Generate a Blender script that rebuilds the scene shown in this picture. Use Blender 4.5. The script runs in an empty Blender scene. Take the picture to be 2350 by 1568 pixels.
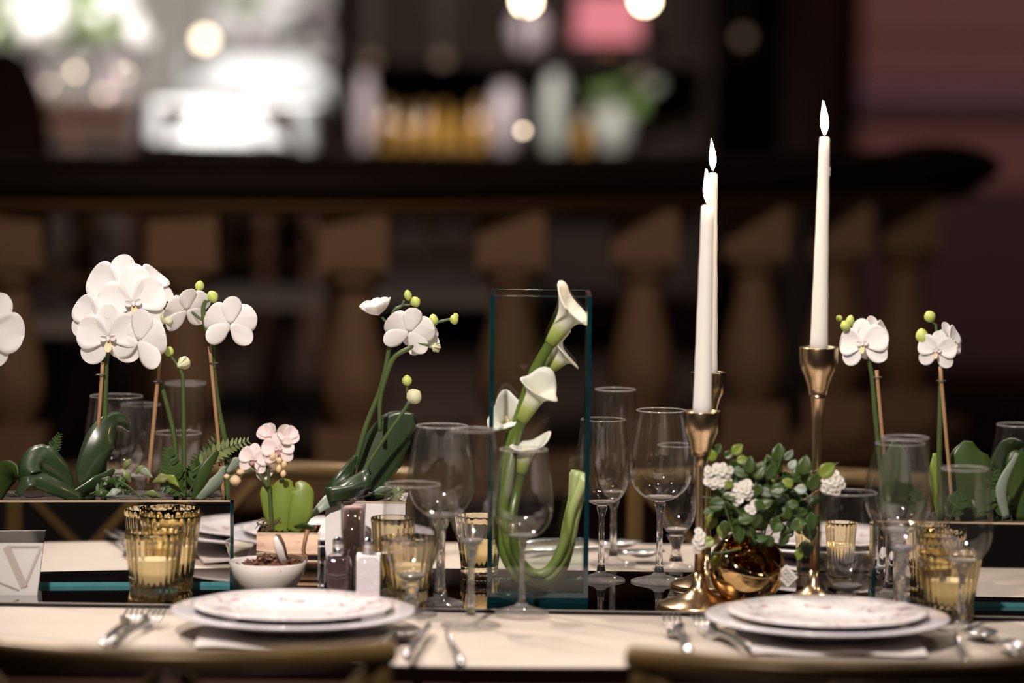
import bpy, math, random
from mathutils import Vector, Matrix

# ------------------------------------------------------------------ camera, world, lights, exposure
SC = bpy.context.scene
COL = SC.collection
rad = math.radians
FPX = 8486.0                      # focal length in pixels of a 2350 x 1568 frame (130 mm lens)
CAM = Vector((0.0, 0.0, 1.415))
PITCH = math.atan(694.0 / FPX)
ROLL = rad(0.7)
FWD = Vector((0, math.cos(PITCH), -math.sin(PITCH)))
R0 = Vector((1, 0, 0)); U0 = Vector((0, math.sin(PITCH), math.cos(PITCH)))
CR = R0 * math.cos(ROLL) + U0 * math.sin(ROLL)
CU = U0 * math.cos(ROLL) - R0 * math.sin(ROLL)
cam_data = bpy.data.cameras.new('camera'); cam = bpy.data.objects.new('camera', cam_data); COL.objects.link(cam)
cam_data.sensor_width = 36.0; cam_data.lens = FPX * 36.0 / 2350.0
cam_data.clip_start = 0.1; cam_data.clip_end = 100
cam.matrix_world = Matrix(((CR.x, CU.x, -FWD.x, CAM.x), (CR.y, CU.y, -FWD.y, CAM.y), (CR.z, CU.z, -FWD.z, CAM.z), (0, 0, 0, 1)))
cam_data.dof.use_dof = True; cam_data.dof.focus_distance = 4.50; cam_data.dof.aperture_fstop = 2.0
cam_data.dof.aperture_blades = 0
SC.camera = cam

world = bpy.data.worlds.new('world'); SC.world = world; world.use_nodes = True
world.node_tree.nodes['Background'].inputs[0].default_value = (0.70, 0.52, 0.46, 1)
world.node_tree.nodes['Background'].inputs[1].default_value = 0.010

def spot(name, loc, target, power, color, size_deg, blend=0.5, radius=0.05):
    d = bpy.data.lights.new(name, 'SPOT'); d.energy = power; d.color = color
    d.spot_size = rad(size_deg); d.spot_blend = blend; d.shadow_soft_size = radius
    o = bpy.data.objects.new(name, d); COL.objects.link(o)
    o.location = loc
    o.rotation_euler = (Vector(target) - Vector(loc)).to_track_quat('-Z', 'Y').to_euler()
    return o
# ceiling spotlights of the dining hall, plus an added fill on the balusters
spot('ceiling_spot_key', (-1.5, 5.75, 3.5), (0.05, 4.25, 0.85), 420, (1.0, 0.87, 0.76), 40, 0.6, 0.07)
spot('ceiling_spot_front', (-0.6, 1.75, 3.0), (0.0, 4.3, 0.98), 600, (1.0, 0.90, 0.83), 28, 0.6, 0.07)
spot('gallery_spot', (-1.0, 7.3, 3.9), (-1.1, 11.2, 1.35), 2300, (1.0, 0.965, 0.91), 46, 0.5, 0.1)
spot('baluster_fill_spot', (0.0, 4.4, 2.7), (-0.2, 7.0, 0.85), 80, (1.0, 0.76, 0.56), 52, 0.8, 0.15)  # unseen lamp added over the table to brighten the balusters
spot('gallery_red_spot', (1.9, 8.2, 3.2), (1.75, 11.9, 1.5), 330, (1.0, 0.56, 0.52), 40, 0.9, 0.1)

for k_, (lx, ly) in enumerate(((-1.7, 3.6), (-0.6, 5.9), (0.5, 3.2), (1.3, 5.6), (1.7, 3.9), (0.35, 6.4))):
    spot('ceiling_downlight', (lx, ly, 3.3), (lx * 0.35, 4.4, 0.8), 40, (1.0, 0.88, 0.78), 46, 0.6, 0.05)
SC.view_settings.view_transform = 'Standard'; SC.view_settings.look = 'None'
SC.view_settings.exposure = 0.0; SC.view_settings.gamma = 1.0; SC.view_settings.use_curve_mapping = False
SC.cycles.max_bounces = 12; SC.cycles.transparent_max_bounces = 36; SC.cycles.transmission_bounces = 10
SC.cycles.glossy_bounces = 6; SC.cycles.diffuse_bounces = 3
SC.cycles.sample_clamp_indirect = 4.0; SC.cycles.use_denoising = True
SC.cycles.caustics_reflective = False; SC.cycles.caustics_refractive = False

# ------------------------------------------------------------------ measuring helpers
def ray(px, py):
    return FWD + CR * ((px - 1175.0) / FPX) + CU * (-(py - 784.0) / FPX)
def at(px, py, Y):
    d = ray(px, py); return CAM + d * (Y / d.y)
def on(px, py, z):
    d = ray(px, py); return CAM + d * ((z - CAM.z) / d.z)
TZ = 0.750       # cloth
MZ = 0.754       # mirror runner top
rng = random.Random(7)

# ------------------------------------------------------------------ materials
MAT = {}
def nt(name):
    m = bpy.data.materials.new(name); m.use_nodes = True
    t = m.node_tree
    for n in list(t.nodes): t.nodes.remove(n)
    out = t.nodes.new('ShaderNodeOutputMaterial'); MAT[name] = m
    return m, t, out
def principled(name, col, rough=0.5, metal=0.0, var=0.0, scale=20.0, bump=0.0, coat=0.0, col2=None, transl=0.0, spec=0.5, stretch=None):
    m, t, out = nt(name); L = t.links
    b = t.nodes.new('ShaderNodeBsdfPrincipled')
    b.inputs['Roughness'].default_value = rough; b.inputs['Metallic'].default_value = metal
    b.inputs['Specular IOR Level'].default_value = spec
    if coat: b.inputs['Coat Weight'].default_value = coat; b.inputs['Coat Roughness'].default_value = 0.05
    c4 = (*col, 1)
    tc = t.nodes.new('ShaderNodeTexCoord')
    n = t.nodes.new('ShaderNodeTexNoise'); n.inputs['Scale'].default_value = scale; n.inputs['Detail'].default_value = 4
    if stretch:
        mp = t.nodes.new('ShaderNodeMapping'); mp.inputs['Scale'].default_value = stretch
        L.new(tc.outputs['Object'], mp.inputs[0]); L.new(mp.outputs[0], n.inputs['Vector'])
    else: L.new(tc.outputs['Object'], n.inputs['Vector'])
    if col2 is None: col2 = tuple(max(0, c * (1 - var)) for c in col)
    mx = t.nodes.new('ShaderNodeMix'); mx.data_type = 'RGBA'
    mx.inputs[6].default_value = c4; mx.inputs[7].default_value = (*col2, 1)
    L.new(n.outputs['Fac'], mx.inputs[0]); L.new(mx.outputs[2], b.inputs['Base Color'])
    if bump:
        bp = t.nodes.new('ShaderNodeBump'); bp.inputs['Strength'].default_value = bump; bp.inputs['Distance'].default_value = 0.002
        L.new(n.outputs['Fac'], bp.inputs['Height']); L.new(bp.outputs[0], b.inputs['Normal'])
    sh = b.outputs[0]
    if transl:
        tr = t.nodes.new('ShaderNodeBsdfTranslucent'); L.new(mx.outputs[2], tr.inputs[0])
        ms = t.nodes.new('ShaderNodeMixShader'); ms.inputs[0].default_value = transl
        L.new(b.outputs[0], ms.inputs[1]); L.new(tr.outputs[0], ms.inputs[2]); sh = ms.outputs[0]
    L.new(sh, out.inputs[0])
    return m
def thin_glass(name, tint=(1, 1, 1), ior=1.5, gloss=1.0, rough=0.0, extra=0.0):
    m, t, out = nt(name); L = t.links
    tr = t.nodes.new('ShaderNodeBsdfTransparent'); tr.inputs[0].default_value = (*tint, 1)
    g = t.nodes.new('ShaderNodeBsdfGlossy'); g.inputs['Roughness'].default_value = rough
    lw = t.nodes.new('ShaderNodeLayerWeight'); lw.inputs[0].default_value = 0.5
    pw_ = t.nodes.new('ShaderNodeMath'); pw_.operation = 'POWER'; pw_.inputs[1].default_value = 5.0; L.new(lw.outputs['Facing'], pw_.inputs[0])
    fr = t.nodes.new('ShaderNodeMath'); fr.operation = 'MULTIPLY_ADD'; f0 = ((ior - 1) / (ior + 1)) ** 2
    fr.inputs[1].default_value = 1 - f0; fr.inputs[2].default_value = f0; L.new(pw_.outputs[0], fr.inputs[0])
    mu = t.nodes.new('ShaderNodeMath'); mu.operation = 'MULTIPLY_ADD'; mu.use_clamp = True
    mu.inputs[1].default_value = gloss; mu.inputs[2].default_value = extra
    L.new(fr.outputs[0], mu.inputs[0])
    ms = t.nodes.new('ShaderNodeMixShader')
    L.new(mu.outputs[0], ms.inputs[0]); L.new(tr.outputs[0], ms.inputs[1]); L.new(g.outputs[0], ms.inputs[2])
    L.new(ms.outputs[0], out.inputs[0]); return m
def frosted_gold(name, tint, trl):
    m = thin_glass(name, tint, 1.55, 1.1, 0.03, 0.09); t = m.node_tree; L = t.links
    out = [n for n in t.nodes if n.type == 'OUTPUT_MATERIAL'][0]; src = out.inputs[0].links[0].from_socket
    tl = t.nodes.new('ShaderNodeBsdfTranslucent'); tl.inputs[0].default_value = (0.95, 0.84, 0.60, 1)
    df = t.nodes.new('ShaderNodeBsdfDiffuse'); df.inputs[0].default_value = (0.85, 0.75, 0.52, 1)
    m1 = t.nodes.new('ShaderNodeMixShader'); m1.inputs[0].default_value = 0.4; L.new(tl.outputs[0], m1.inputs[1]); L.new(df.outputs[0], m1.inputs[2])
    ms = t.nodes.new('ShaderNodeMixShader'); ms.inputs[0].default_value = trl; L.new(src, ms.inputs[1]); L.new(m1.outputs[0], ms.inputs[2]); L.new(ms.outputs[0], out.inputs[0])
def brightened_glass(name, gloss, extra, rough, white_mix):
    """stemware: clear, with white scatter mixed in to stand in for missing glints"""
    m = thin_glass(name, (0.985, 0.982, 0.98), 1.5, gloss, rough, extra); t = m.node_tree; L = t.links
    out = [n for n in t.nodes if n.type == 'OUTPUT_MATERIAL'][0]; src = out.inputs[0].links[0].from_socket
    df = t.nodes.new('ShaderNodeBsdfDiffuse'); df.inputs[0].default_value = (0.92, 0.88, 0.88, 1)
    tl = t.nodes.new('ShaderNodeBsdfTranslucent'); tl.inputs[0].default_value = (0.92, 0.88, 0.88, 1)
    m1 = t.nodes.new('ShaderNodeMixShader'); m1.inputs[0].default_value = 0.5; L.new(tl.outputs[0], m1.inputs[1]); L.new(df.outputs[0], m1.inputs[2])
    ms = t.nodes.new('ShaderNodeMixShader'); ms.inputs[0].default_value = white_mix; L.new(src, ms.inputs[1]); L.new(m1.outputs[0], ms.inputs[2]); L.new(ms.outputs[0], out.inputs[0])
def solid_glass(name, tint=(1, 1, 1), ior=1.5, rough=0.0):
    m, t, out = nt(name)
    g = t.nodes.new('ShaderNodeBsdfGlass'); g.inputs[0].default_value = (*tint, 1)
    g.inputs['Roughness'].default_value = rough; g.inputs['IOR'].default_value = ior
    t.links.new(g.outputs[0], out.inputs[0]); return m
def brightened_crystal(name, white_mix):  # white diffuse mixed into the glass to brighten dark stems and bowl bases
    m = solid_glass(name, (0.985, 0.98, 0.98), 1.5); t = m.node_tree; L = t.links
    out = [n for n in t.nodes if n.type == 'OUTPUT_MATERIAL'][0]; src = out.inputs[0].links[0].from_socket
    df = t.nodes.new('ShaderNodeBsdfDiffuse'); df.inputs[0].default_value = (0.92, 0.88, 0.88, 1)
    ms = t.nodes.new('ShaderNodeMixShader'); ms.inputs[0].default_value = white_mix; L.new(src, ms.inputs[1]); L.new(df.outputs[0], ms.inputs[2]); L.new(ms.outputs[0], out.inputs[0])
def emit(name, col, strength):
    m, t, out = nt(name)
    e = t.nodes.new('ShaderNodeEmission'); e.inputs[0].default_value = (*col, 1); e.inputs[1].default_value = strength
    t.links.new(e.outputs[0], out.inputs[0]); return m
def axis_ramp(name, stops, rough=0.5, transl=0.0, axis=2, coat=0.0):
    """colour of the thing itself running along its own length (generated coordinate)"""
    m, t, out = nt(name); L = t.links
    b = t.nodes.new('ShaderNodeBsdfPrincipled'); b.inputs['Roughness'].default_value = rough
    if coat: b.inputs['Coat Weight'].default_value = coat
    a = t.nodes.new('ShaderNodeAttribute'); a.attribute_name = 'along'
    r = t.nodes.new('ShaderNodeValToRGB')
    while len(r.color_ramp.elements) < len(stops): r.color_ramp.elements.new(0.5)
    for e, (p, c) in zip(r.color_ramp.elements, stops): e.position = p; e.color = (*c, 1)
    L.new(a.outputs['Fac'], r.inputs[0]); L.new(r.outputs[0], b.inputs['Base Color'])
    sh = b.outputs[0]
    if transl:
        tr = t.nodes.new('ShaderNodeBsdfTranslucent'); L.new(r.outputs[0], tr.inputs[0])
        ms = t.nodes.new('ShaderNodeMixShader'); ms.inputs[0].default_value = transl
        L.new(b.outputs[0], ms.inputs[1]); L.new(tr.outputs[0], ms.inputs[2]); sh = ms.outputs[0]
    L.new(sh, out.inputs[0]); return m

principled('cloth', (0.47, 0.405, 0.345), 0.75, var=0.10, scale=9, bump=0.25)
principled('napkin', (0.80, 0.74, 0.72), 0.8, var=0.08, scale=30, bump=0.2)
principled('dark_wood', (0.060, 0.022, 0.014), 0.45, var=0.5, scale=6, stretch=(1, 8, 8), bump=0.1)
principled('floor_wood', (0.022, 0.011, 0.008), 0.8, spec=0.1, var=0.5, scale=4, stretch=(1, 10, 1))
principled('mirror', (0.80, 0.79, 0.78), 0.015, 1.0, var=0.02, scale=3)
principled('copper_mirror', (0.84, 0.62, 0.46), 0.04, 1.0, var=0.05, scale=8)
principled('dark_mirror', (0.50, 0.47, 0.45), 0.012, 1.0, var=0.03, scale=3)
principled('black_edge', (0.008, 0.010, 0.012), 0.25, var=0.2)
principled('teal_edge', (0.09, 0.30, 0.33), 0.08, var=0.5, scale=40, coat=0.6, stretch=(1, 1, 6))
principled('teal_dark', (0.004, 0.030, 0.036), 0.06, var=0.7, scale=60, coat=0.8)
principled('gold_metal', (0.62, 0.44, 0.27), 0.24, 1.0, var=0.12, scale=12, bump=0.03)
principled('gold_polished', (0.72, 0.48, 0.22), 0.05, 1.0, var=0.1, scale=5)
principled('steel', (0.80, 0.78, 0.79), 0.26, 1.0, var=0.08, scale=12)
principled('chrome_dark', (0.30, 0.28, 0.30), 0.18, 1.0, var=0.2, scale=20)
principled('porcelain', (0.66, 0.63, 0.67), 0.12, var=0.05, scale=10, coat=0.4)
principled('white_gloss', (0.80, 0.74, 0.72), 0.18, var=0.04, scale=10, coat=0.4)
principled('rim_gold', (0.70, 0.52, 0.36), 0.3, 0.3, var=0.1)
principled('bowl_ceramic', (0.72, 0.66, 0.62), 0.16, var=0.06, scale=14, coat=0.5)
principled('wax', (0.88, 0.84, 0.79), 0.45, var=0.04, scale=14, transl=0.30)
principled('votive_wax', (0.90, 0.84, 0.72), 0.5, var=0.04, scale=14, transl=0.6)
principled('jar_white', (0.30, 0.30, 0.27), 0.4, var=0.2, scale=8)
principled('wick', (0.03, 0.02, 0.02), 0.9)
principled('petal_white', (0.90, 0.87, 0.86), 0.55, var=0.06, scale=2.5, transl=0.35)
principled('petal_cream', (0.82, 0.82, 0.56), 0.55, var=0.15, scale=2.5, transl=0.35)
principled('petal_pink', (0.90, 0.74, 0.73), 0.55, var=0.10, scale=4, transl=0.35, col2=(0.86, 0.80, 0.76))
principled('lip', (0.86, 0.76, 0.58), 0.5, var=0.25, scale=3, transl=0.2, col2=(0.80, 0.56, 0.30))
principled('lip_pink', (0.62, 0.28, 0.27), 0.5, var=0.25, scale=3, transl=0.2)
principled('bud', (0.60, 0.66, 0.20), 0.45, var=0.3, scale=60, transl=0.15, col2=(0.42, 0.50, 0.10))
principled('bud_pink', (0.62, 0.38, 0.26), 0.45, var=0.3, scale=60, col2=(0.66, 0.50, 0.24))
principled('stem_green', (0.060, 0.095, 0.022), 0.45, var=0.4, scale=70, col2=(0.035, 0.058, 0.014))
principled('stake', (0.36, 0.20, 0.09), 0.6, var=0.4, scale=60, bump=0.2)
principled('wire', (0.05, 0.035, 0.03), 0.5)
principled('orchid_leaf', (0.026, 0.042, 0.015), 0.33, var=0.5, scale=18, coat=0.3, transl=0.06, col2=(0.012, 0.030, 0.010))
principled('leaf_light', (0.23, 0.275, 0.045), 0.35, var=0.3, scale=25, transl=0.25, col2=(0.15, 0.23, 0.03))
principled('leaf_mid', (0.058, 0.092, 0.014), 0.38, var=0.5, scale=25, transl=0.25, col2=(0.022, 0.050, 0.010))
principled('leaf_grey', (0.30, 0.36, 0.28), 0.42, var=0.3, scale=25, transl=0.15)
principled('fern', (0.050, 0.080, 0.013), 0.45, var=0.5, scale=40, transl=0.2, col2=(0.03, 0.08, 0.015))
principled('variegated', (0.30, 0.34, 0.14), 0.45, var=0.5, scale=30, transl=0.2, col2=(0.10, 0.13, 0.03))
principled('soil', (0.035, 0.022, 0.014), 0.95, var=0.6, scale=60, bump=0.8)
principled('moss', (0.10, 0.070, 0.025), 0.95, var=0.6, scale=90, bump=0.8)
principled('blossom', (0.84, 0.80, 0.74), 0.55, var=0.05, scale=40, transl=0.25)
principled('blossom_heart', (0.58, 0.50, 0.20), 0.6, var=0.3)
principled('chips', (0.17, 0.055, 0.022), 0.55, var=0.6, scale=60, col2=(0.06, 0.02, 0.012))
principled('salt', (0.84, 0.80, 0.82), 0.8, var=0.08, scale=200, bump=0.4)
principled('pepper', (0.075, 0.035, 0.035), 0.85, var=0.6, scale=260, bump=0.4)
principled('pink_salt', (0.72, 0.50, 0.45), 0.7, var=0.35, scale=180, bump=0.7, col2=(0.36, 0.22, 0.18))
principled('card', (0.50, 0.47, 0.45), 0.7, var=0.05, scale=20)
principled('card_ink', (0.36, 0.30, 0.27), 0.7)
principled('ink', (0.05, 0.05, 0.05), 0.7)
principled('engraving', (0.60, 0.54, 0.50), 0.6)
principled('chair_gold', (0.15, 0.092, 0.030), 0.32, 0.35, var=0.35, scale=30, bump=0.1)
principled('cushion', (0.62, 0.57, 0.58), 0.8, var=0.1, scale=10, bump=0.2)
principled('stone', (0.33, 0.20, 0.125), 0.7, var=0.35, scale=14, bump=0.3)
principled('rail_dark', (0.016, 0.009, 0.007), 0.55, var=0.3, scale=10, spec=0.2)
principled('moulding', (0.27, 0.14, 0.06), 0.5, var=0.4, scale=10)
principled('wall_dark', (0.018, 0.010, 0.008), 0.9, spec=0.05, var=0.35, scale=3)
principled('drape', (0.60, 0.565, 0.53), 0.8, var=0.25, scale=5, stretch=(3, 1, 0.6))
principled('white_linen', (0.84, 0.85, 0.87), 0.7, var=0.05, scale=6)
principled('panel_red', (0.20, 0.105, 0.095), 0.55, var=0.4, scale=5, stretch=(1, 1, 5))
principled('panel_purple', (0.20, 0.12, 0.20), 0.55, var=0.4, scale=5, stretch=(1, 1, 5))
principled('panel_dark', (0.035, 0.015, 0.018), 0.6, var=0.3, scale=5)
principled('shelf_dark', (0.014, 0.008, 0.006), 0.8, spec=0.1, var=0.4, scale=6)
principled('amber_bottle', (0.42, 0.22, 0.045), 0.12, var=0.4, scale=8, coat=0.6)
principled('grey_ceramic', (0.34, 0.27, 0.29), 0.35, var=0.15, scale=8)
principled('green_leafy', (0.22, 0.34, 0.09), 0.5, var=0.5, scale=12, transl=0.2)
principled('maroon_fabric', (0.12, 0.055, 0.050), 0.8, var=0.6, scale=16)
brightened_glass('glass', 0.8, 0.030, 0.03, 0.003)
brightened_glass('glass_rim', 0.8, 0.12, 0.05, 0.16)  # strong white share paints the bright line along the rim
brightened_glass('glass_foot', 0.9, 0.075, 0.04, 0.10)  # white share paints in the light a solid foot would lose
thin_glass('pane', (0.97, 0.985, 0.98), 1.45, 0.9, 0.0)
thin_glass('water', (0.93, 0.96, 0.95), 1.33, 1.0, 0.0)
frosted_gold('gold_glass', (0.96, 0.91, 0.76), 0.06)
thin_glass('bottle_glass', (0.95, 0.93, 0.94), 1.5, 1.4, 0.03, 0.05)
brightened_crystal('crystal', 0.05)
brightened_crystal('crystal_base', 0.14)
solid_glass('gold_crystal', (0.995, 0.955, 0.84), 1.48)
emit('flame', (1.0, 0.78, 0.42), 26.0)
emit('flame_small', (1.0, 0.76, 0.40), 9.0)
emit('bulb', (1.0, 0.80, 0.52), 34.0)
emit('bulb_dim', (1.0, 0.78, 0.54), 9.0)
emit('bulb_faint', (1.0, 0.66, 0.46), 0.22)
emit('lamp_pink', (1.0, 0.30, 0.34), 0.8)
axis_ramp('calla', [(0.0, (0.20, 0.27, 0.035)), (0.34, (0.50, 0.54, 0.15)), (0.58, (0.86, 0.84, 0.70)), (1.0, (0.90, 0.87, 0.80))], 0.5, 0.28)
axis_ramp('calla_stem', [(0.0, (0.085, 0.125, 0.018)), (0.5, (0.16, 0.22, 0.035)), (0.86, (0.30, 0.36, 0.10)), (1.0, (0.52, 0.56, 0.26))], 0.35, 0.1, coat=0.3)

# ------------------------------------------------------------------ mesh helpers
def frame_from(z, up=Vector((0, 0, 1))):
    z = z.normalized(); x = up.cross(z)
    if x.length < 1e-4: x = Vector((1, 0, 0)).cross(z)
    x.normalize(); y = z.cross(x); return Matrix((x, y, z)).transposed()
class MB:
    def __init__(s): s.v = []; s.f = []; s.mi = []; s.al = []
    def add(s, vs, fs, mi=0, al=None):
        o = len(s.v); s.v += [Vector(p) for p in vs]; s.f += [tuple(i + o for i in f) for f in fs]
        s.mi += [mi] * len(fs); s.al += list(al) if al else [0.0] * len(vs); return s
    def box(s, c, size, rz=0.0, mi=0, m=None):
        hx, hy, hz = size[0] / 2, size[1] / 2, size[2] / 2; c = Vector(c)
        R = m if m is not None else Matrix.Rotation(rz, 3, 'Z')
        vs = [c + R @ Vector((x, y, z)) for x in (-hx, hx) for y in (-hy, hy) for z in (-hz, hz)]
        return s.add(vs, [(0, 1, 3, 2), (4, 6, 7, 5), (0, 4, 5, 1), (2, 3, 7, 6), (0, 2, 6, 4), (1, 5, 7, 3)], mi)
    def lathe(s, prof, c=(0, 0, 0), n=32, R=None, flute=0, fd=0.0, mi=0):
        c = Vector(c); vs = []; fs = []; k = len(prof)
        for r, z in prof:
            for i in range(n):
                a = 2 * math.pi * i / n; rr = r * (1 + (fd * math.cos(flute * a) if flute else 0))
                p = Vector((rr * math.cos(a), rr * math.sin(a), z)); vs.append(c + (R @ p if R is not None else p))
        for j in range(k - 1):
            for i in range(n):
                i2 = (i + 1) % n; fs.append((j * n + i, j * n + i2, (j + 1) * n + i2, (j + 1) * n + i))
        s.add(vs, fs, mi)
        o = len(s.v) - len(vs)
        if prof[0][0] > 1e-5: s.f.append(tuple(o + i for i in reversed(range(n)))); s.mi.append(mi)
        if prof[-1][0] > 1e-5: s.f.append(tuple(o + (k - 1) * n + i for i in range(n))); s.mi.append(mi)
        return s
    def shell(s, prof, c=(0, 0, 0), n=40, R=None, flute=0, fd=0.0, mi=0):
        """lathe whose profile ends are left as they are (start and end on the axis or closed by hand)"""
        c = Vector(c); vs = []; fs = []; k = len(prof)
        for r, z in prof:
            for i in range(n):
                a = 2 * math.pi * i / n; rr = r * (1 + (fd * math.cos(flute * a) if flute else 0))
                p = Vector((rr * math.cos(a), rr * math.sin(a), z)); vs.append(c + (R @ p if R is not None else p))
        for j in range(k - 1):
            for i in range(n):
                i2 = (i + 1) % n; fs.append((j * n + i, j * n + i2, (j + 1) * n + i2, (j + 1) * n + i))
        return s.add(vs, fs, mi)
    def tube(s, pts, radii, n=8, mi=0, flat=1.0):
        pts = [Vector(p) for p in pts]
        if not isinstance(radii, (list, tuple)): radii = [radii] * len(pts)
        k = len(pts); vs = []; al = []; x = None
        for j, p in enumerate(pts):
            t = (pts[min(j + 1, k - 1)] - pts[max(j - 1, 0)]).normalized()
            if x is None:
                x = Vector((0, 1, 0)).cross(t)
                if x.length < 1e-3: x = Vector((1, 0, 0)).cross(t)
            x = (x - t * x.dot(t)).normalized(); y = t.cross(x)
            for i in range(n):
                a = 2 * math.pi * i / n; vs.append(p + x * (radii[j] * math.cos(a)) + y * (radii[j] * flat * math.sin(a))); al.append(j / (k - 1))
        fs = [(j * n + i, j * n + (i + 1) % n, (j + 1) * n + (i + 1) % n, (j + 1) * n + i) for j in range(k - 1) for i in range(n)]
        fs += [tuple(reversed(range(n))), tuple((k - 1) * n + i for i in range(n))]
        return s.add(vs, fs, mi, al)
    def ball(s, c, r, n=12, m=8, R=None, mi=0):
        if not isinstance(r, (list, tuple)): r = (r, r, r)
        c = Vector(c); vs = []; fs = []
        for j in range(m + 1):
            th = math.pi * j / m
            for i in range(n):
                a = 2 * math.pi * i / n
                p = Vector((r[0] * math.sin(th) * math.cos(a), r[1] * math.sin(th) * math.sin(a), -r[2] * math.cos(th)))
                vs.append(c + (R @ p if R is not None else p))
        for j in range(m):
            for i in range(n): fs.append((j * n + i, j * n + (i + 1) % n, (j + 1) * n + (i + 1) % n, (j + 1) * n + i))
        return s.add(vs, fs, mi)
    def sheet(s, g, th, mi=0, al=None, closed_v=False):
        """grid g[i][j] of points -> thin solid of thickness th"""
        nu, nv = len(g), len(g[0]); N = []
        for i in range(nu):
            for j in range(nv):
                a = g[min(i + 1, nu - 1)][j] - g[max(i - 1, 0)][j]
                b = (g[i][(j + 1) % nv] - g[i][j - 1]) if closed_v else (g[i][min(j + 1, nv - 1)] - g[i][max(j - 1, 0)])
                q = a.cross(b); N.append(q.normalized() if q.length > 1e-12 else Vector((0, 0, 1)))
        flat = [p for row in g for p in row]; K = len(flat)
        vs = [p + q * th / 2 for p, q in zip(flat, N)] + [p - q * th / 2 for p, q in zip(flat, N)]
        A = [al[i] for i in range(nu) for j in range(nv)] if al else [i / (nu - 1) for i in range(nu) for j in range(nv)]
        fs = []; J = nv if closed_v else nv - 1
        for i in range(nu - 1):
            for j in range(J):
                j2 = (j + 1) % nv
                q = (i * nv + j, (i + 1) * nv + j, (i + 1) * nv + j2, i * nv + j2); fs.append(q); fs.append(tuple(K + e for e in reversed(q)))
        for j in range(J):
            j2 = (j + 1) % nv
            fs.append((j, j2, K + j2, K + j)); o = (nu - 1) * nv; fs.append((o + j2, o + j, K + o + j, K + o + j2))
        if not closed_v:
            for i in range(nu - 1):
                fs.append(((i + 1) * nv, i * nv, K + i * nv, K + (i + 1) * nv)); e = nv - 1
                fs.append((i * nv + e, (i + 1) * nv + e, K + (i + 1) * nv + e, K + i * nv + e))
        return s.add(vs, fs, mi, A + A)
    def mesh(s, name, mats, smooth=True, origin=Vector((0, 0, 0))):
        me = bpy.data.meshes.new(name)
        me.from_pydata([tuple(p - origin) for p in s.v], [], s.f)
        for m in (mats if isinstance(mats, (list, tuple)) else [mats]): me.materials.append(MAT[m])
        me.polygons.foreach_set('material_index', s.mi)
        if any(s.al):
            a = me.attributes.new('along', 'FLOAT', 'POINT'); a.data.foreach_set('value', s.al)
        if smooth:
            me.polygons.foreach_set('use_smooth', [True] * len(me.polygons))
        me.update(); me.validate()
        if smooth == 'auto':
            me.set_sharp_from_angle(angle=rad(38))
        return me

def wpos(o):
    p = Vector(o.location)
    while o.parent is not None: o = o.parent; p += Vector(o.location)
    return p
def tag(o, label, cat, group=None, kind=None):
    if label: o['label'] = label
    if cat: o['category'] = cat
    if group: o['group'] = group
    if kind: o['kind'] = kind
    return o
def thing(name, label, cat, base, group=None):
    o = bpy.data.objects.new(name, None); COL.objects.link(o); o.location = base; o.empty_display_size = 0.02
    return tag(o, label, cat, group)
def part(name, mb, mats, parent, smooth='auto', label=None):
    org = wpos(parent)
    o = bpy.data.objects.new(name, mb.mesh(name, mats, smooth, org)); COL.objects.link(o); o.parent = parent
    if label: o['label'] = label
    return o
def single(name, mb, mats, base, label, cat, group=None, smooth='auto', kind=None):
    base = Vector(base)
    o = bpy.data.objects.new(name, mb.mesh(name, mats, smooth, base)); COL.objects.link(o); o.location = base
    return tag(o, label, cat, group, kind)
def inst(name, me, parent, M):
    o = bpy.data.objects.new(name, me); COL.objects.link(o); o.parent = parent; o.matrix_local = M; return o
def structure(name, mb, mats, smooth=False, base=(0, 0, 0)):
    base = Vector(base)
    o = bpy.data.objects.new(name, mb.mesh(name, mats, smooth, base)); COL.objects.link(o); o.location = base; o['kind'] = 'structure'; return o
def curve_pts(pts, n=8):
    """Catmull-Rom through the points"""
    P = [Vector(p) for p in pts]; P = [P[0] * 2 - P[1]] + P + [P[-1] * 2 - P[-2]]; out = []
    for k in range(1, len(P) - 2):
        for i in range(n):
            t = i / n; a, b, c, d = P[k - 1], P[k], P[k + 1], P[k + 2]
            out.append(0.5 * ((2 * b) + (c - a) * t + (2 * a - 5 * b + 4 * c - d) * t * t + (3 * b - a - 3 * c + d) * t ** 3))
    out.append(P[-2]); return out
def lerp_list(vals, k):
    return [vals[min(int(i * (len(vals) - 1) / (k - 1)), len(vals) - 2)] * (1 - (i * (len(vals) - 1) / (k - 1) - min(int(i * (len(vals) - 1) / (k - 1)), len(vals) - 2))) + vals[min(int(i * (len(vals) - 1) / (k - 1)), len(vals) - 2) + 1] * (i * (len(vals) - 1) / (k - 1) - min(int(i * (len(vals) - 1) / (k - 1)), len(vals) - 2)) for i in range(k)]

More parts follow.
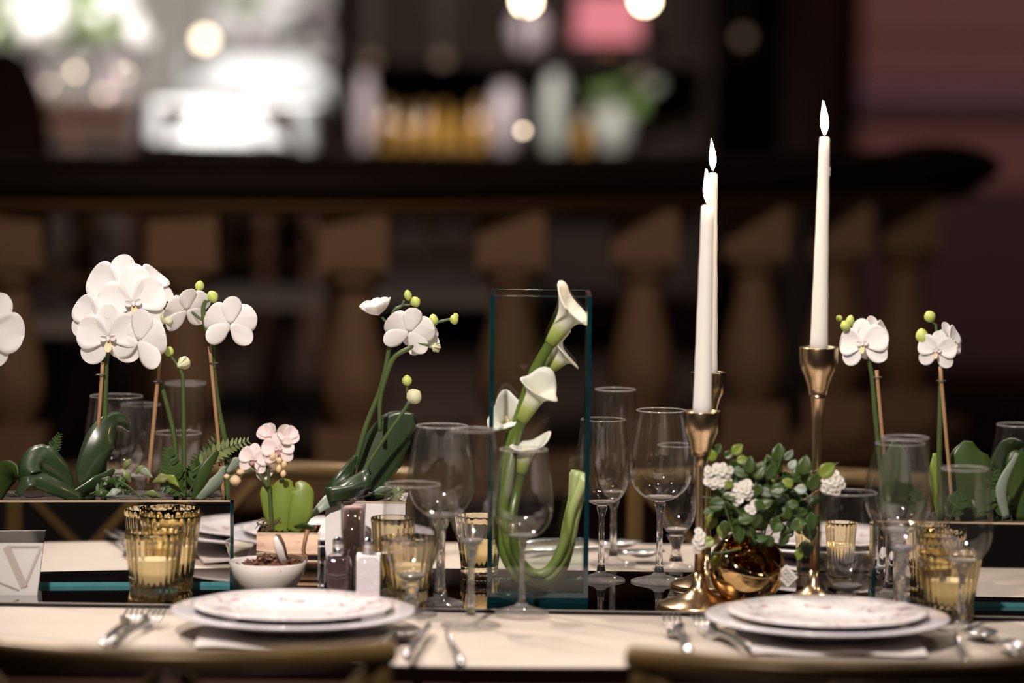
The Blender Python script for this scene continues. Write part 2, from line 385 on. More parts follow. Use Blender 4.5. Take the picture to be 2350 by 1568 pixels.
# ================================================================== the setting
GZ = 0.33; PZ = 0.58                                             # gallery level behind the table
structure('floor', MB().box((0, 4.0, -0.05), (9, 8.0, 0.1)), 'floor_wood')
structure('gallery_floor', MB().box((0, 11.55, GZ / 2), (9, 10.4, GZ)), 'floor_wood')
structure('wall_back', MB().box((0.9, 16.0, 2.2), (7.2, 0.15, 4.4)), 'wall_dark')
def drape():
    g = []
    for i in range(3):
        z = GZ + [0.0, 1.7, 3.4][i]; row = []
        for j in range(121):
            x = -4.3 + 3.62 * j / 120; row.append(Vector((x, 15.2 + 0.06 * math.sin(j * 0.9) + 0.03 * math.sin(j * 2.3 + 1), z)))
        g.append(row)
    return MB().sheet(g, 0.006)
single('drape_curtain', drape(), 'drape', (-2.4, 15.2, GZ), 'pale folded drape hanging across the far end of the gallery', 'curtain')
structure('trim_1', MB().box((-1.2, 14.6, (GZ + 1.15) / 2), (6.4, 0.1, 1.15 - GZ)), 'wall_dark')
pw = thing('wall_right', None, None, (2.0, 12.4, GZ)); pw['kind'] = 'structure'
def wz(y): return 1.415 - (y - 101) / FPX * 12.4
zs_ = [(GZ, 'panel_dark'), (wz(430), 'panel_red'), (wz(285), 'panel_dark'), (wz(236), 'panel_purple'), (wz(190), 'panel_red'), (wz(85), 'panel_red'), (wz(-60), 'panel_dark'), (wz(-110), 'panel_red'), (3.4, None)]
for (za, mt), (zb_, _) in zip(zs_, zs_[1:]):
    part('board', MB().box((2.15, 12.4, (za + zb_) / 2), (2.0, 0.10 + 0.02 * (mt == 'panel_dark'), zb_ - za - 0.008)), mt, pw, False)
structure('column', MB().lathe([(0.13, GZ), (0.13, GZ + 0.12), (0.10, GZ + 0.16), (0.095, 3.2)], (0.93, 11.6, 0), 24), 'shelf_dark', 'auto')

# ------------------------------------------------------------------ balustrade
BAL = thing('balustrade', 'dark handrail on pale stone balusters behind the dining table', 'balustrade', (0, 6.7, GZ))
rail_px = [(-500, 6.75), (0, 6.6), (425, 6.6), (815, 6.66), (1175, 6.8), (1480, 7.0), (1730, 7.2), (1930, 7.4), (2080, 7.55), (2150, 7.72)]
def railpt(px, D, z): p = at(px, 400, D); return Vector((p.x, D, z))
rp = curve_pts([railpt(px, D, 0) for px, D in rail_px], 6)
def sweep(path, section):
    m = MB(); k = len(section); vs = []
    for j, p in enumerate(path):
        t = (path[min(j + 1, len(path) - 1)] - path[max(j - 1, 0)]); t.z = 0; t.normalize(); nrm = Vector((-t.y, t.x, 0))
        for a, z in section: vs.append(Vector((p.x, p.y, 0)) + nrm * a + Vector((0, 0, z)))
    fs = [(j * k + i, j * k + (i + 1) % k, (j + 1) * k + (i + 1) % k, (j + 1) * k + i) for j in range(len(path) - 1) for i in range(k)]
    fs += [tuple(reversed(range(k))), tuple((len(path) - 1) * k + i for i in range(k))]
    return m.add(vs, fs)
RT = 1.195
part('handrail', sweep(rp, [(0.10, RT - .068), (0.115, RT - .05), (0.115, RT - .02), (0.09, RT), (-0.09, RT), (-0.115, RT - .02), (-0.115, RT - .05), (-0.10, RT - .068)]), 'rail_dark', BAL)
endp = rp[-1]
part('rail_end', MB().ball((endp.x, endp.y, RT - 0.034), (0.135, 0.135, 0.05), 20, 10), 'rail_dark', BAL)
part('moulding', sweep(rp, [(0.07, RT - .098), (0.09, RT - .08), (0.09, RT - .068), (-0.09, RT - .068), (-0.09, RT - .08), (-0.07, RT - .098)]), 'moulding', BAL)
part('bottom_rail', sweep(rp, [(0.08, PZ), (0.08, PZ + .045), (0.06, PZ + .06), (-0.06, PZ + .06), (-0.08, PZ + .045), (-0.08, PZ)]), 'stone', BAL)
part('plinth', sweep(rp, [(0.10, GZ), (0.10, PZ - .001), (-0.10, PZ - .001), (-0.10, GZ)]), 'wall_dark', BAL)
zt, zb = RT - .098, PZ + .06
def baluster(c):
    m = MB(); H = zt - zb
    m.box((c.x, c.y, zt - 0.05), (0.125, 0.125, 0.10)); m.box((c.x, c.y, zb + 0.035), (0.125, 0.125, 0.07))
    pr = [(0.040, zt - .10), (0.056, zt - .112), (0.056, zt - .124), (0.036, zt - .136), (0.034, zt - .16), (0.046, zt - .22), (0.058, zt - .27), (0.062, zt - .31), (0.056, zt - .345), (0.038, zt - .375), (0.034, zt - .395), (0.054, zt - .41), (0.054, zb + .068)]
    return m.lathe(list(reversed(pr)), (c.x, c.y, 0), 20)
me0 = None
for px, D in ((-360, 6.70), (25, 6.6), (425, 6.6), (815, 6.66), (1175, 6.8), (1480, 7.0), (1735, 7.21), (1925, 7.40), (2085, 7.56)):
    c = railpt(px, D, 0)
    if me0 is None: me0 = baluster(Vector((0, 0, 0))).mesh('baluster', 'stone', 'auto')
    inst('baluster', me0, BAL, Matrix.Translation(c - Vector((0, 6.7, GZ))))

# ------------------------------------------------------------------ chairs with crossed backs
def chair(label, c, face, floor_z, group):
    """c: point on the floor under the back; face = +1 the sitter looks to +Y"""
    t = thing('bamboo_chair', label, 'chair', Vector((c[0], c[1], floor_z)), group)
    x0, y0, z0 = c[0], c[1], floor_z; W = 0.205; s = face
    m = MB(); pts = []
    for i in range(13):
        u = -1 + 2 * i / 12; pts.append(Vector((x0 + u * (W + .012), y0 - s * 0.07 * (1 - u * u), z0 + 0.800)))
    part('top_rail', m.tube(pts, 0.0125, 10), 'chair_gold', t)
    m = MB(); pts = [Vector((x0 - W + 2 * W * i / 8, y0 - s * 0.06 * (1 - (-1 + i / 4) ** 2), z0 + 0.56)) for i in range(9)]
    part('lower_rail', m.tube(pts, 0.010, 8), 'chair_gold', t)
    for k in (-1, 1):
        part('back_post', MB().tube([(x0 + k * W, y0, z0 + .805), (x0 + k * W, y0 + s * .01, z0 + .45), (x0 + k * W * .96, y0 - s * .03, z0)], [.012, .013, .011], 8), 'chair_gold', t)
        part('front_leg', MB().tube([(x0 + k * W, y0 + s * .38, z0 + .44), (x0 + k * W * .96, y0 + s * .39, z0)], [.013, .010], 8), 'chair_gold', t)
        for q in (0, 1):
            xa, xb = x0 + k * W * .04, x0 + k * W * .96
            if q: xa, xb = xb, xa
            part('cross_bar', MB().tube([(xa, y0 - s * .05 * (0.99 if not q else .1), z0 + .785), ((xa + xb) / 2, y0 - s * .045, z0 + .685), (xb, y0 - s * .05 * (.1 if not q else .99), z0 + .565)], .008, 6), 'chair_gold', t)
    g = [[Vector((x0 + (-1 + 2 * j / 8) * (W + .01), y0 + s * (.01 + .39 * i / 8), z0 + .455 + .012 * math.sin(math.pi * i / 8) * math.sin(math.pi * j / 8))) for j in range(9)] for i in range(9)]
    part('seat_cushion', MB().sheet(g, 0.03), 'cushion', t)
    return t
GN = 'gold crossed-back chairs at the dining table'
pl = at(400, 1500, 3.66); pr_ = at(1945, 1525, 3.66)
chair('gilded crossed-back chair drawn up to the plate beside the ceramic bowl', (pl.x, 3.68), 1, 0.0, GN)
chair('gilded crossed-back chair drawn up to the plate before the candlesticks', (pr_.x, 3.66), 1, 0.0, GN)
pf = at(600, 1080, 5.2); pf2 = at(1790, 1080, 5.2)
chair('gilded crossed-back chair on the balustrade side, beyond the pink orchid', (pf.x, 5.17), -1, 0.0, GN)
chair('gilded crossed-back chair on the balustrade side, beyond the leafy bouquet', (pf2.x, 5.17), -1, 0.0, GN)
GG = 'chairs standing behind the balustrade'
for px, D, lab in ((560, 8.75, 'dim gilded chair behind the balusters, below the white-clothed tables'), (1040, 8.9, 'dim gilded chair behind the balusters, below the amber bottles'), (110, 7.9, 'dim gilded chair behind the balusters, below the champagne flutes')):
    p = at(px, 500, D); chair(lab, (p.x, D), 1, GZ, GG)

# ------------------------------------------------------------------ dining table
XL, XR = -1.15, 1.15
Y0, Y1 = 3.945, 4.885
tb = thing('dining_table', 'long dark-stained wooden dining table under a beige cloth', 'table', (0, (Y0 + Y1) / 2, 0))
part('table_top', MB().box((0, (Y0 + Y1) / 2, 0.728), (XR - XL, Y1 - Y0 - .03, 0.036)), 'dark_wood', tb)
part('apron', MB().box((0, Y0 + .05, 0.665), (XR - XL - .1, 0.025, 0.09)), 'dark_wood', tb); part('apron', MB().box((0, Y1 - .05, 0.665), (XR - XL - .1, 0.025, 0.09)), 'dark_wood', tb)
for sx in (-1, 1):
    for sy in (Y0 + .08, Y1 - .08):
        part('leg', MB().lathe([(.028, 0), (.024, .05), (.036, .4), (.04, .7), (.04, .71)], (sx * 1.02, sy, 0), 14), 'dark_wood', tb)
def cloth_z(x, y):
    w = 0.0016 * math.sin(x * 9 + 1.3 * y) * math.sin(y * 13 + x * 3) if (y < 4.25 or y > 4.66) else 0.0
    return TZ - 0.0025 + w
g = []
NX, NY = 120, 44
for i in range(NY + 1):
    y = Y0 + (Y1 - Y0) * i / NY
    g.append([Vector((XL + (XR - XL) * j / NX, y, cloth_z(XL + (XR - XL) * j / NX, y) - (0.004 if i in (0, NY) else 0))) for j in range(NX + 1)])
def hem(i_row, sgn):
    base = g[i_row]; return [[Vector((p.x, p.y + sgn * 0.004 * (k > 0), p.z - 0.0015 * k)) for p in base] for k in (2, 1)]
gg = hem(0, -1) + g + list(reversed(hem(NY, 1)))
single('tablecloth', MB().sheet(gg, 0.0018), 'cloth', (0, (Y0 + Y1) / 2, TZ), 'beige linen cloth laid over the long dining table', 'tablecloth', smooth=True)
# mirror runner: its edges run a little askew to the table
ry0, ry1 = 4.262, 4.585
rn = thing('mirror_runner', 'dark mirrored glass runner along the middle of the table', 'table runner', (0, 4.44, TZ))
sk = -0.016
vs = [Vector((x, y + sk * x, z)) for x in (XL, XR) for y in (ry0, ry1) for z in (TZ + .0005, MZ)]
part('mirror_top', MB().add([Vector((v.x, v.y, MZ - .001 if v.z < MZ else MZ)) for v in vs], [(0, 1, 3, 2), (4, 6, 7, 5), (0, 4, 5, 1), (2, 3, 7, 6), (0, 2, 6, 4), (1, 5, 7, 3)]), 'dark_mirror', rn, False)
part('edge_frame', MB().add([Vector((v.x, v.y, v.z - .001 if v.z > TZ + .002 else v.z)) for v in vs], [(0, 1, 3, 2), (4, 6, 7, 5), (0, 4, 5, 1), (2, 3, 7, 6), (0, 2, 6, 4), (1, 5, 7, 3)]), 'black_edge', rn, False)

# ================================================================== the gallery beyond the balustrade (far out of focus)
def round_cloth_table(px0, px1, D, depth, topz, drop, lab, lab2, rdrop):
    a = at(px0, 200, D).x; b = at(px1, 200, D).x; cx = (a + b) / 2; L = b - a
    t = thing('banquet_table', lab, 'table', (cx, D + depth / 2, GZ))
    part('table_top', MB().box((cx, D + depth / 2, topz - .02), (L - .1, depth - .1, .03)), 'dark_wood', t)
    for sx in (-1, 1):
        for sy in (-1, 1): part('leg', MB().tube([(cx + sx * (L / 2 - .12), D + depth / 2 + sy * (depth / 2 - .1), GZ), (cx + sx * (L / 2 - .12), D + depth / 2 + sy * (depth / 2 - .1), topz - .03)], .02, 8), 'dark_wood', t)
    outline = []; r = min(depth / 2, 0.30)
    for qx, qy, a0 in ((L / 2 - r, depth / 2 - r, 0), (-L / 2 + r, depth / 2 - r, 90), (-L / 2 + r, -depth / 2 + r, 180), (L / 2 - r, -depth / 2 + r, 270)):
        for k in range(7): aa = rad(a0 + 15 * k); outline.append((qx + r * math.cos(aa), qy + r * math.sin(aa)))
    dense = []
    for q, (xa, ya) in enumerate(outline):
        xb, yb = outline[(q + 1) % len(outline)]; nseg = max(1, int(math.hypot(xb - xa, yb - ya) / .05))
        dense += [(xa + (xb - xa) * e / nseg, ya + (yb - ya) * e / nseg) for e in range(nseg)]
    outline = dense
    rows = [[Vector((cx + x * f, D + depth / 2 + y * f, topz)) for x, y in outline] for f in (0.02, 0.4, 0.8, 0.98)]
    for q in (0.02, 0.5, 1.0):
        rows.append([Vector((cx + x * (1 + .02 * q), D + depth / 2 + y * (1 + .02 * q), topz - (drop + (rdrop - drop) * max(0, min(1, (x - L * .36) / (L * .06)))) * q)) for x, y in outline])
    single('tablecloth', MB().sheet(rows, 0.004, closed_v=True), 'white_linen', (cx, D + depth / 2, topz), lab2, 'tablecloth')
round_cloth_table(318, 712, 9.6, 0.9, 1.235, 0.10, 'long banquet table just behind the balustrade', 'white cloth with rounded corner on the table just behind the balustrade', 0.12)
round_cloth_table(395, 800, 12.2, 0.9, 1.345, 0.115, 'long banquet table farther back in the gallery', 'white cloth hanging long at one end of the farther gallery table', 0.27)
xa_, xb_ = at(40, 200, 9.6).x, at(298, 200, 9.6).x
sb = thing('sideboard', 'dark wooden sideboard behind the balustrade carrying champagne flutes', 'sideboard', ((xa_ + xb_) / 2, 10.1, GZ))
part('carcass', MB().box(((xa_ + xb_) / 2, 10.1, (GZ + 1.215) / 2), (xb_ - xa_, .96, 1.215 - GZ)), 'dark_wood', sb, False)
part('counter_top', MB().box(((xa_ + xb_) / 2, 10.1, 1.2255), (xb_ - xa_ + .03, 1.0, .021)), 'dark_wood', sb, False)
for k_ in (-1, 1): part('door', MB().box(((xa_ + xb_) / 2 + k_ * (xb_ - xa_) / 4, 9.612, .80), ((xb_ - xa_) / 2 - .02, .02, .72)), 'rail_dark', sb, False)
# stemmed glasses on the sideboard
def flute_far(p, h, k):
    t = thing('champagne_flute', 'slim champagne flute glinting on the dark gallery sideboard', 'glass', p, 'champagne flutes on the gallery sideboard')
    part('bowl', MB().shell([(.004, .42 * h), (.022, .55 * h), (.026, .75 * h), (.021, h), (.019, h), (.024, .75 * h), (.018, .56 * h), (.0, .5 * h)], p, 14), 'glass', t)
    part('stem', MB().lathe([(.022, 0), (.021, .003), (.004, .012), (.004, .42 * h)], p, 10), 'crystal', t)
k = 0
for row in range(3):
    for j in range(5):
        px = 92 + 44 * j + 16 * (row % 2); D = 9.68 + .13 * row
        p = at(px, 300, D); flute_far(Vector((p.x, D, 1.237)), 0.17 + .02 * ((j * 7 + row * 3) % 3), k); k += 1
# small lamp points: candles burning among the glasses
def lamp_ball(name, px, py, D, r, mat, label, cat, group=None, stand=None):
    p = at(px, py, D); base = stand if stand is not None else p.z - r
    t = thing(name, label, cat, Vector((p.x, p.y, base)), group)
    part('globe', MB().ball(p, r, 14, 10), mat, t)
    if stand is not None and p.z - r - stand > .004:
        part('stand', MB().lathe([(.03, stand), (.03, stand + .006), (.006, stand + .012), (.006, p.z - r * .8)], (p.x, p.y, 0), 10), 'gold_metal', t)
    elif stand is None:
        part('cord', MB().tube([(p.x, p.y, p.z + r * .9), (p.x, p.y, 4.0)], .004, 6), 'wire', t)
for px, py, D, r in ((130, 250, 10.1, .012), (240, 215, 10.1, .008), (80, 200, 10.1, .008), (175, 165, 10.12, .009), (285, 170, 10.12, .008), (110, 195, 10.18, .007), (205, 240, 10.1, .007)):
    lamp_ball('tea_light', px, py, D, r, 'bulb_dim', 'tiny warm table light among the champagne flutes', 'lamp', 'table lights among the flutes', stand=1.237)
lamp_ball('table_lamp', 470, 90, 12.4, .022, 'bulb_dim', 'warm globe lamp on the farther white-clothed table', 'lamp', stand=1.347)
# white flower arrangements with green leaves on the farther table
def arrangement(px, py, D, rx, rz, n, seed, label, mats=('petal_white', 'green_leafy'), stand=1.347):
    r = random.Random(seed); c = at(px, py, D); base = Vector((c.x, c.y, stand))
    t = thing('flower_arrangement', label, 'flowers', base)
    part('vase', MB().lathe([(.05, stand), (.055, stand + .01), (.04, stand + .03), (.06, stand + max(.05, (c.z - stand) * .6))], (c.x, c.y, 0), 16), 'grey_ceramic', t)
    for i in range(n):
        a = r.uniform(0, 6.28); q = math.sqrt(r.random()); p = c + Vector((rx * q * math.cos(a), r.uniform(-.12, .12), rz * q * math.sin(a)))
        if i % 3 == 2:
            d = Vector((r.uniform(-1, 1), r.uniform(-1, .3), r.uniform(-.4, 1))).normalized()
            part('leaf', MB().tube([p, p + d * .06, p + d * .13], [.006, .022, .002], 6, flat=.2), mats[1], t)
        else: part('blossom', MB().ball(p, (r.uniform(.035, .06), .04, r.uniform(.03, .05)), 10, 7), mats[0], t)
arrangement(78, 60, 10.42, .09, .09, 30, 1, 'large spray of white blossoms and green leaves by the maroon chair', stand=1.237)
arrangement(262, 62, 10.44, .075, .075, 26, 2, 'white blossom arrangement at the table end of the sideboard', stand=1.237)
arrangement(590, 10, 12.9, .13, .10, 22, 3, 'white blossom arrangement beside the warm globe lamp')
arrangement(765, 45, 13.6, .14, .06, 16, 4, 'dusky pink blossom arrangement at the dark end of the gallery', ('grey_ceramic', 'wall_dark'), stand=1.28)
# maroon upholstered chair at the far left
p = at(10, 270, 8.9)
t = thing('upholstered_chair', 'maroon patterned high-backed chair at the end of the gallery table', 'chair', (p.x, 8.9, GZ))
part('backrest', MB().ball((p.x, 8.9, 1.12), (.115, .06, .26), 18, 14), 'maroon_fabric', t); part('seat', MB().box((p.x, 9.1, 1.02), (.40, .40, .08)), 'maroon_fabric', t)
for sx in (-1, 1):
    for sy in (8.95, 9.25): part('leg', MB().tube([(p.x + sx * .17, sy, 1.0), (p.x + sx * .18, sy, GZ)], .018, 8), 'dark_wood', t)
# bar shelves with bottles and ornaments
bx0, bx1 = at(770, 300, 12.0).x, at(1620, 300, 12.0).x
sh = thing('bar_shelf', 'dark open bar shelving standing behind the balustrade', 'shelf', ((bx0 + bx1) / 2, 12.1, GZ))
SZ1 = at(1200, 345, 12.0).z; SZ2 = at(1200, 118, 12.0).z
for z in (SZ1, SZ2): part('shelf_board', MB().box(((bx0 + bx1) / 2, 12.1, z - .02), (bx1 - bx0, .34, .04)), 'shelf_dark', sh)
part('back_panel', MB().box(((bx0 + bx1) / 2, 12.28, 1.5), (bx1 - bx0, .02, 1.84)), 'shelf_dark', sh)
for x in (bx0, bx1): part('side_panel', MB().box((x, 12.1, 1.5), (.03, .36, 1.84)), 'shelf_dark', sh)
def bottle(px, wpx, h, label, mat='amber_bottle', z=None):
    D = 12.02; s = D / FPX; p = at(px, 300, D); r = wpx * s / 2; z = SZ1 if z is None else z
    t = thing('bottle', label, 'bottle', Vector((p.x, D, z)), 'bottles on the bar shelf')
    part('body', MB().lathe([(r * .9, 0), (r, .01), (r, h * .6), (r * .35, h * .74), (r * .32, h * .95)], (p.x, D, z), 14), mat, t)
    part('cap', MB().lathe([(r * .36, h * .94), (r * .36, h)], (p.x, D, z), 10), 'gold_metal', t)
for px, w, h, lab in ((1018, 40, .15, 'amber bottle second from the pale rounded jar on the bar shelf'), (1060, 34, .13, 'short amber bottle between two taller ones on the bar shelf'), (1100, 38, .17, 'tallest amber bottle, right beside the pale rounded jar'), (1338, 34, .12, 'short amber bottle between the tall and the round white jar'), (885, 34, .16, 'amber bottle standing next to the narrow white vase'), (975, 30, .15, 'slim amber bottle at the edge of the amber row'), (930, 32, .14, 'amber bottle third from the narrow white vase')):
    bottle(px, w, h, lab)
def ornament(name, label, cat, px, py, rx, rz, mat, shelf):
    D = 12.0; s = D / FPX; p = at(px, py, D); zlo = shelf
    t = thing(name, label, cat, Vector((p.x, D, zlo)))
    top = p.z + rz * s; r = rx * s
    part('body', MB().lathe([(r * .6, zlo), (r * .75, zlo + (top - zlo) * .1), (r, zlo + (top - zlo) * .45), (r * .9, zlo + (top - zlo) * .7), (r * .55, zlo + (top - zlo) * .93), (r * .5, top)], (p.x, D, 0), 18), mat, t)
    part('rim', MB().lathe([(r * .55, top - .004), (r * .6, top), (r * .55, top + .004)], (p.x, D, 0), 16), mat, t)
ornament('ceramic_jar', 'pale rounded jar on the lower bar shelf beside the amber bottles', 'jar', 1160, 240, 42, 42, 'grey_ceramic', SZ1)
ornament('ceramic_jar', 'tall greenish-white jar in the middle of the lower bar shelf', 'jar', 1275, 235, 38, 68, 'jar_white', SZ1)
ornament('ceramic_jar', 'round white jar below the green leaves on the bar shelf', 'jar', 1410, 285, 46, 42, 'jar_white', SZ1)
ornament('ceramic_jar', 'pale squat jar on the upper bar shelf beside the pink lamp', 'jar', 1215, 60, 48, 38, 'grey_ceramic', SZ2)
ornament('ceramic_jar', 'narrow white vase at the end of the lower bar shelf by the tables', 'vase', 838, 225, 26, 55, 'grey_ceramic', SZ1)
c = at(1425, 205, 12.1)
t = thing('potted_plant', 'leafy green plant standing on the bar shelf', 'plant', Vector((c.x, 12.1, SZ1)))
part('stem', MB().tube([(c.x, 12.1, SZ1), (c.x, 12.1, c.z)], .012, 8), 'stem_green', t)
r = random.Random(5)
for i in range(22):
    p = c + Vector((r.uniform(-.09, .07), r.uniform(-.08, .03), r.uniform(-.06, .08))); d = Vector((r.uniform(-1, 1), r.uniform(-1, 0), r.uniform(-.3, 1))).normalized()
    part('leaf', MB().tube([p, p + d * .05, p + d * .10], [.005, .025, .002], 6, flat=.25), 'green_leafy' if i % 3 else 'jar_white', t)
p = at(1400, 40, 11.7); s = 11.7 / FPX
t = thing('table_lamp', 'table lamp with a glowing pink shade on the bar shelf', 'lamp', Vector((p.x, 12.0, SZ2)))
part('lamp_shade', MB().shell([(78 * s, -.075), (70 * s, .075), (68 * s, .075), (76 * s, -.073), (78 * s, -.075)], (p.x, 12.0, p.z), 28), 'lamp_pink', t)
part('base', MB().lathe([(.05, SZ2), (.05, SZ2 + .01), (.012, SZ2 + .02), (.012, p.z)], (p.x, 12.0, 0), 16), 'gold_metal', t)
lamp_ball('pendant_bulb', 1208, 2, 11.4, .020, 'bulb', 'bright bare pendant bulb above the pale squat jar', 'lamp')
lamp_ball('pendant_bulb', 1480, 0, 11.2, .020, 'bulb', 'bright bare pendant bulb beside the pink lamp shade', 'lamp')
lamp_ball('glass_globe', 1200, 300, 7.7, .006, 'bulb_dim', 'small bright globe light in front of the bar bottles', 'lamp')
for px, py, lab in ((850, 140, 'dim rosy pendant globe over the narrow white vase'), (1015, 135, 'dim rosy pendant globe over the amber bottles'), (1470, 175, 'dim amber pendant globe over the leafy bar plant'), (1705, 85, 'dim olive pendant globe near the dark column')):
    lamp_ball('pendant_globe', px, py, 12.9 if px > 1600 else 11.6, .020, 'bulb_faint', lab, 'lamp')

# ================================================================== things on the table
def corner(t, p, u, n, h):
    R = Matrix((u, n, Vector((0, 0, 1)))).transposed()
    part('corner_strip', MB().box(p + Vector((0, 0, h / 2)), (.0045, .005, h), m=R), 'teal_dark', t, False)
def planter(label, p_left, p_right, depth, h, mat, edge, soil='soil', th=0.004, sub=None):
    """p_left, p_right: front bottom corners"""
    a, b = Vector(p_left), Vector(p_right); u = (b - a); L = u.length; u.normalize(); n = Vector((-u.y, u.x, 0))
    t = thing('mirrored_planter' if sub is None else sub, label, 'planter', (a + b) / 2 + n * depth / 2)
    R = Matrix((u, n, Vector((0, 0, 1)))).transposed(); mid = (a + b) / 2; z = a.z
    def slab(c, size): return MB().box(c, size, m=R)
    part('front_panel', slab(mid + n * th / 2 + Vector((0, 0, .005 + (h - .005) / 2)), (L, th, h - .005)), mat, t, False)
    part('back_panel', slab(mid + n * (depth - th / 2) + Vector((0, 0, .005 + (h - .005) / 2)), (L, th, h - .005)), mat, t, False)
    for e, s in ((a, 1), (b, -1)):
        part('end_panel', slab(e + u * s * th / 2 + n * depth / 2 + Vector((0, 0, .005 + (h - .005) / 2)), (th, depth - 2 * th, h - .005)), edge, t, False)
    part('glass_base', slab(mid + n * depth / 2 + Vector((0, 0, .0025)), (L + .001, depth + .001, .005)), 'teal_edge', t, False)
    g = [[a + u * (th + (L - 2 * th) * i / 40) + n * (th + (depth - 2 * th) * j / 12) + Vector((0, 0, h - .012 + .004 * rng.random())) for j in range(13)] for i in range(41)]
    part('rim', slab(mid + n * th * .4 + Vector((0, 0, h - .001)), (L + .001, th * 1.1, .002)), 'rim_gold', t, False)
    part('soil', MB().sheet(g, .004), soil, t)
    return t
# left long planter
pr = on(527, 1345, MZ); ul = Vector((math.cos(rad(6)), math.sin(rad(6)), 0))
tpl = planter('long mirrored planter box holding the tall white orchids', pr - ul * 0.46, pr, 0.100, 0.104, 'mirror', 'teal_dark')
corner(tpl, pr + ul * .0024, ul, Vector((-ul.y, ul.x, 0)), .104); LP_D = pr.y
# white cube planter in the middle
pa = on(745, 1346, MZ); pb = Vector((pa.x + 0.0965, pa.y - .001, MZ))
planter('glossy white cube planter behind the salt and pepper shakers', pa, pb, 0.090, 0.104, 'white_gloss', 'white_gloss', sub='cube_planter')
# small copper cube planter
pa = on(588, 1366, MZ); pb = Vector((pa.x + 0.0725, pa.y, MZ))
planter('small copper-tinted cube planter with the pink orchid', pa, pb, 0.072, 0.075, 'copper_mirror', 'copper_mirror', 'moss', sub='cube_planter')
CUBE_D = pa.y + .035
# right long planter
pa = on(2008, 1388, MZ); ur = Vector((math.cos(rad(-1)), math.sin(rad(-1)), 0))
tpl = planter('long mirrored planter box at the candlestick end of the table', pa, pa + ur * .46, 0.100, 0.100, 'mirror', 'teal_dark')
corner(tpl, pa - ur * .0024, ur, Vector((-ur.y, ur.x, 0)), .100); RP_D = pa.y

# ------------------------------------------------------------------ stemware
def stemglass(name, label, cat, base, y_rim, y_base, w_rim, w_max, fmax, y_bowl, w_foot, stem_px=13, group=None):
    """base: world point of the foot; sizes in reference pixels at that distance"""
    base = Vector(base); s = base.y / FPX; H = (y_base - y_rim) * s; zb = (y_base - y_bowl) * s
    rr, rm, rf, rs = w_rim * s / 2, w_max * s / 2, w_foot * s / 2, stem_px * s / 2
    zm = zb + (H - zb) * fmax; th = 0.0011; zl = zb - .004
    def low(a): return (rm * math.sin(a) ** .92, zl + (zm - zl) * (1 - math.cos(a)))
    A0 = .52; outer = [low(A0 + (math.pi / 2 - A0) * k / 8) for k in range(9)]
    for k in range(1, 9):
        u = k / 8; outer.append((rm + (rr - rm) * (u * u * (3 - 2 * u) * .6 + u * .4 * u), zm + (H - zm) * u))
    inner = [(max(r - th, .0004), z) for r, z in reversed(outer)]
    t = thing(name, label, cat, base, group)
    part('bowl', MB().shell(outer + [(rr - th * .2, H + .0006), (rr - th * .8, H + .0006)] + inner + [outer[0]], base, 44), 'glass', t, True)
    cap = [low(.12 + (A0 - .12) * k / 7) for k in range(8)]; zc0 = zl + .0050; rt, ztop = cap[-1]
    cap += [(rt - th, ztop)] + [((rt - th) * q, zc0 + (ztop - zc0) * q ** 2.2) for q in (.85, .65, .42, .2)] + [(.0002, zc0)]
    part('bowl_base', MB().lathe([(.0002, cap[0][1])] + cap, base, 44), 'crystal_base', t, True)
    part('rim', MB().shell([(rr + .0001, H - .0005), (rr + .0002, H + .0004), (rr - th * .5, H + .0010), (rr - th * 1.1, H + .0004), (rr - th, H - .0005), (rr + .0001, H - .0005)], base, 44), 'glass_rim', t, True)  # ring added to carry the painted rim highlight
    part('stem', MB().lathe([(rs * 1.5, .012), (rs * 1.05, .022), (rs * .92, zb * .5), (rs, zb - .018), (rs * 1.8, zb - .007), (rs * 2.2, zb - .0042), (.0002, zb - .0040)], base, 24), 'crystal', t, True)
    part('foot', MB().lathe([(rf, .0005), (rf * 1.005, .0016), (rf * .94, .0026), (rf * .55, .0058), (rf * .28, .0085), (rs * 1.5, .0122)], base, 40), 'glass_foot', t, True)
    return t
def P(px, py): return on(px, py, TZ + .0005)
def PM(px, py): return on(px, py, MZ)
def far(px, D, z=TZ + .0005): p = at(px, 1200, D); return Vector((p.x, D, z))
def ybase(p):
    q = p - CAM; return 784 - FPX * q.dot(CU) / q.dot(FWD)
# --- four glasses by the calla vase (near side)
b = PM(1197, 1407); stemglass('wine_glass', 'white-wine glass standing in front of the calla lily vase', 'glass', b, 1028, 1409, 112, 140, .33, 1228, 126)
b = P(1080, 1436); stemglass('champagne_flute', 'tall champagne flute between the calla vase and the large wine glass', 'glass', b, 980, 1436, 103, 114, .50, 1245, 140, 16)
b = PM(1010, 1386); stemglass('wine_glass', 'large red-wine glass standing between the shakers and the champagne flute', 'glass', b, 972, 1386, 120, 158, .40, 1180, 110, 22)
b = P(944, 1412); stemglass('water_goblet', 'short-stemmed water goblet beside the salt shaker', 'glass', b, 1107, 1412, 130, 136, .55, 1325, 120, 24)
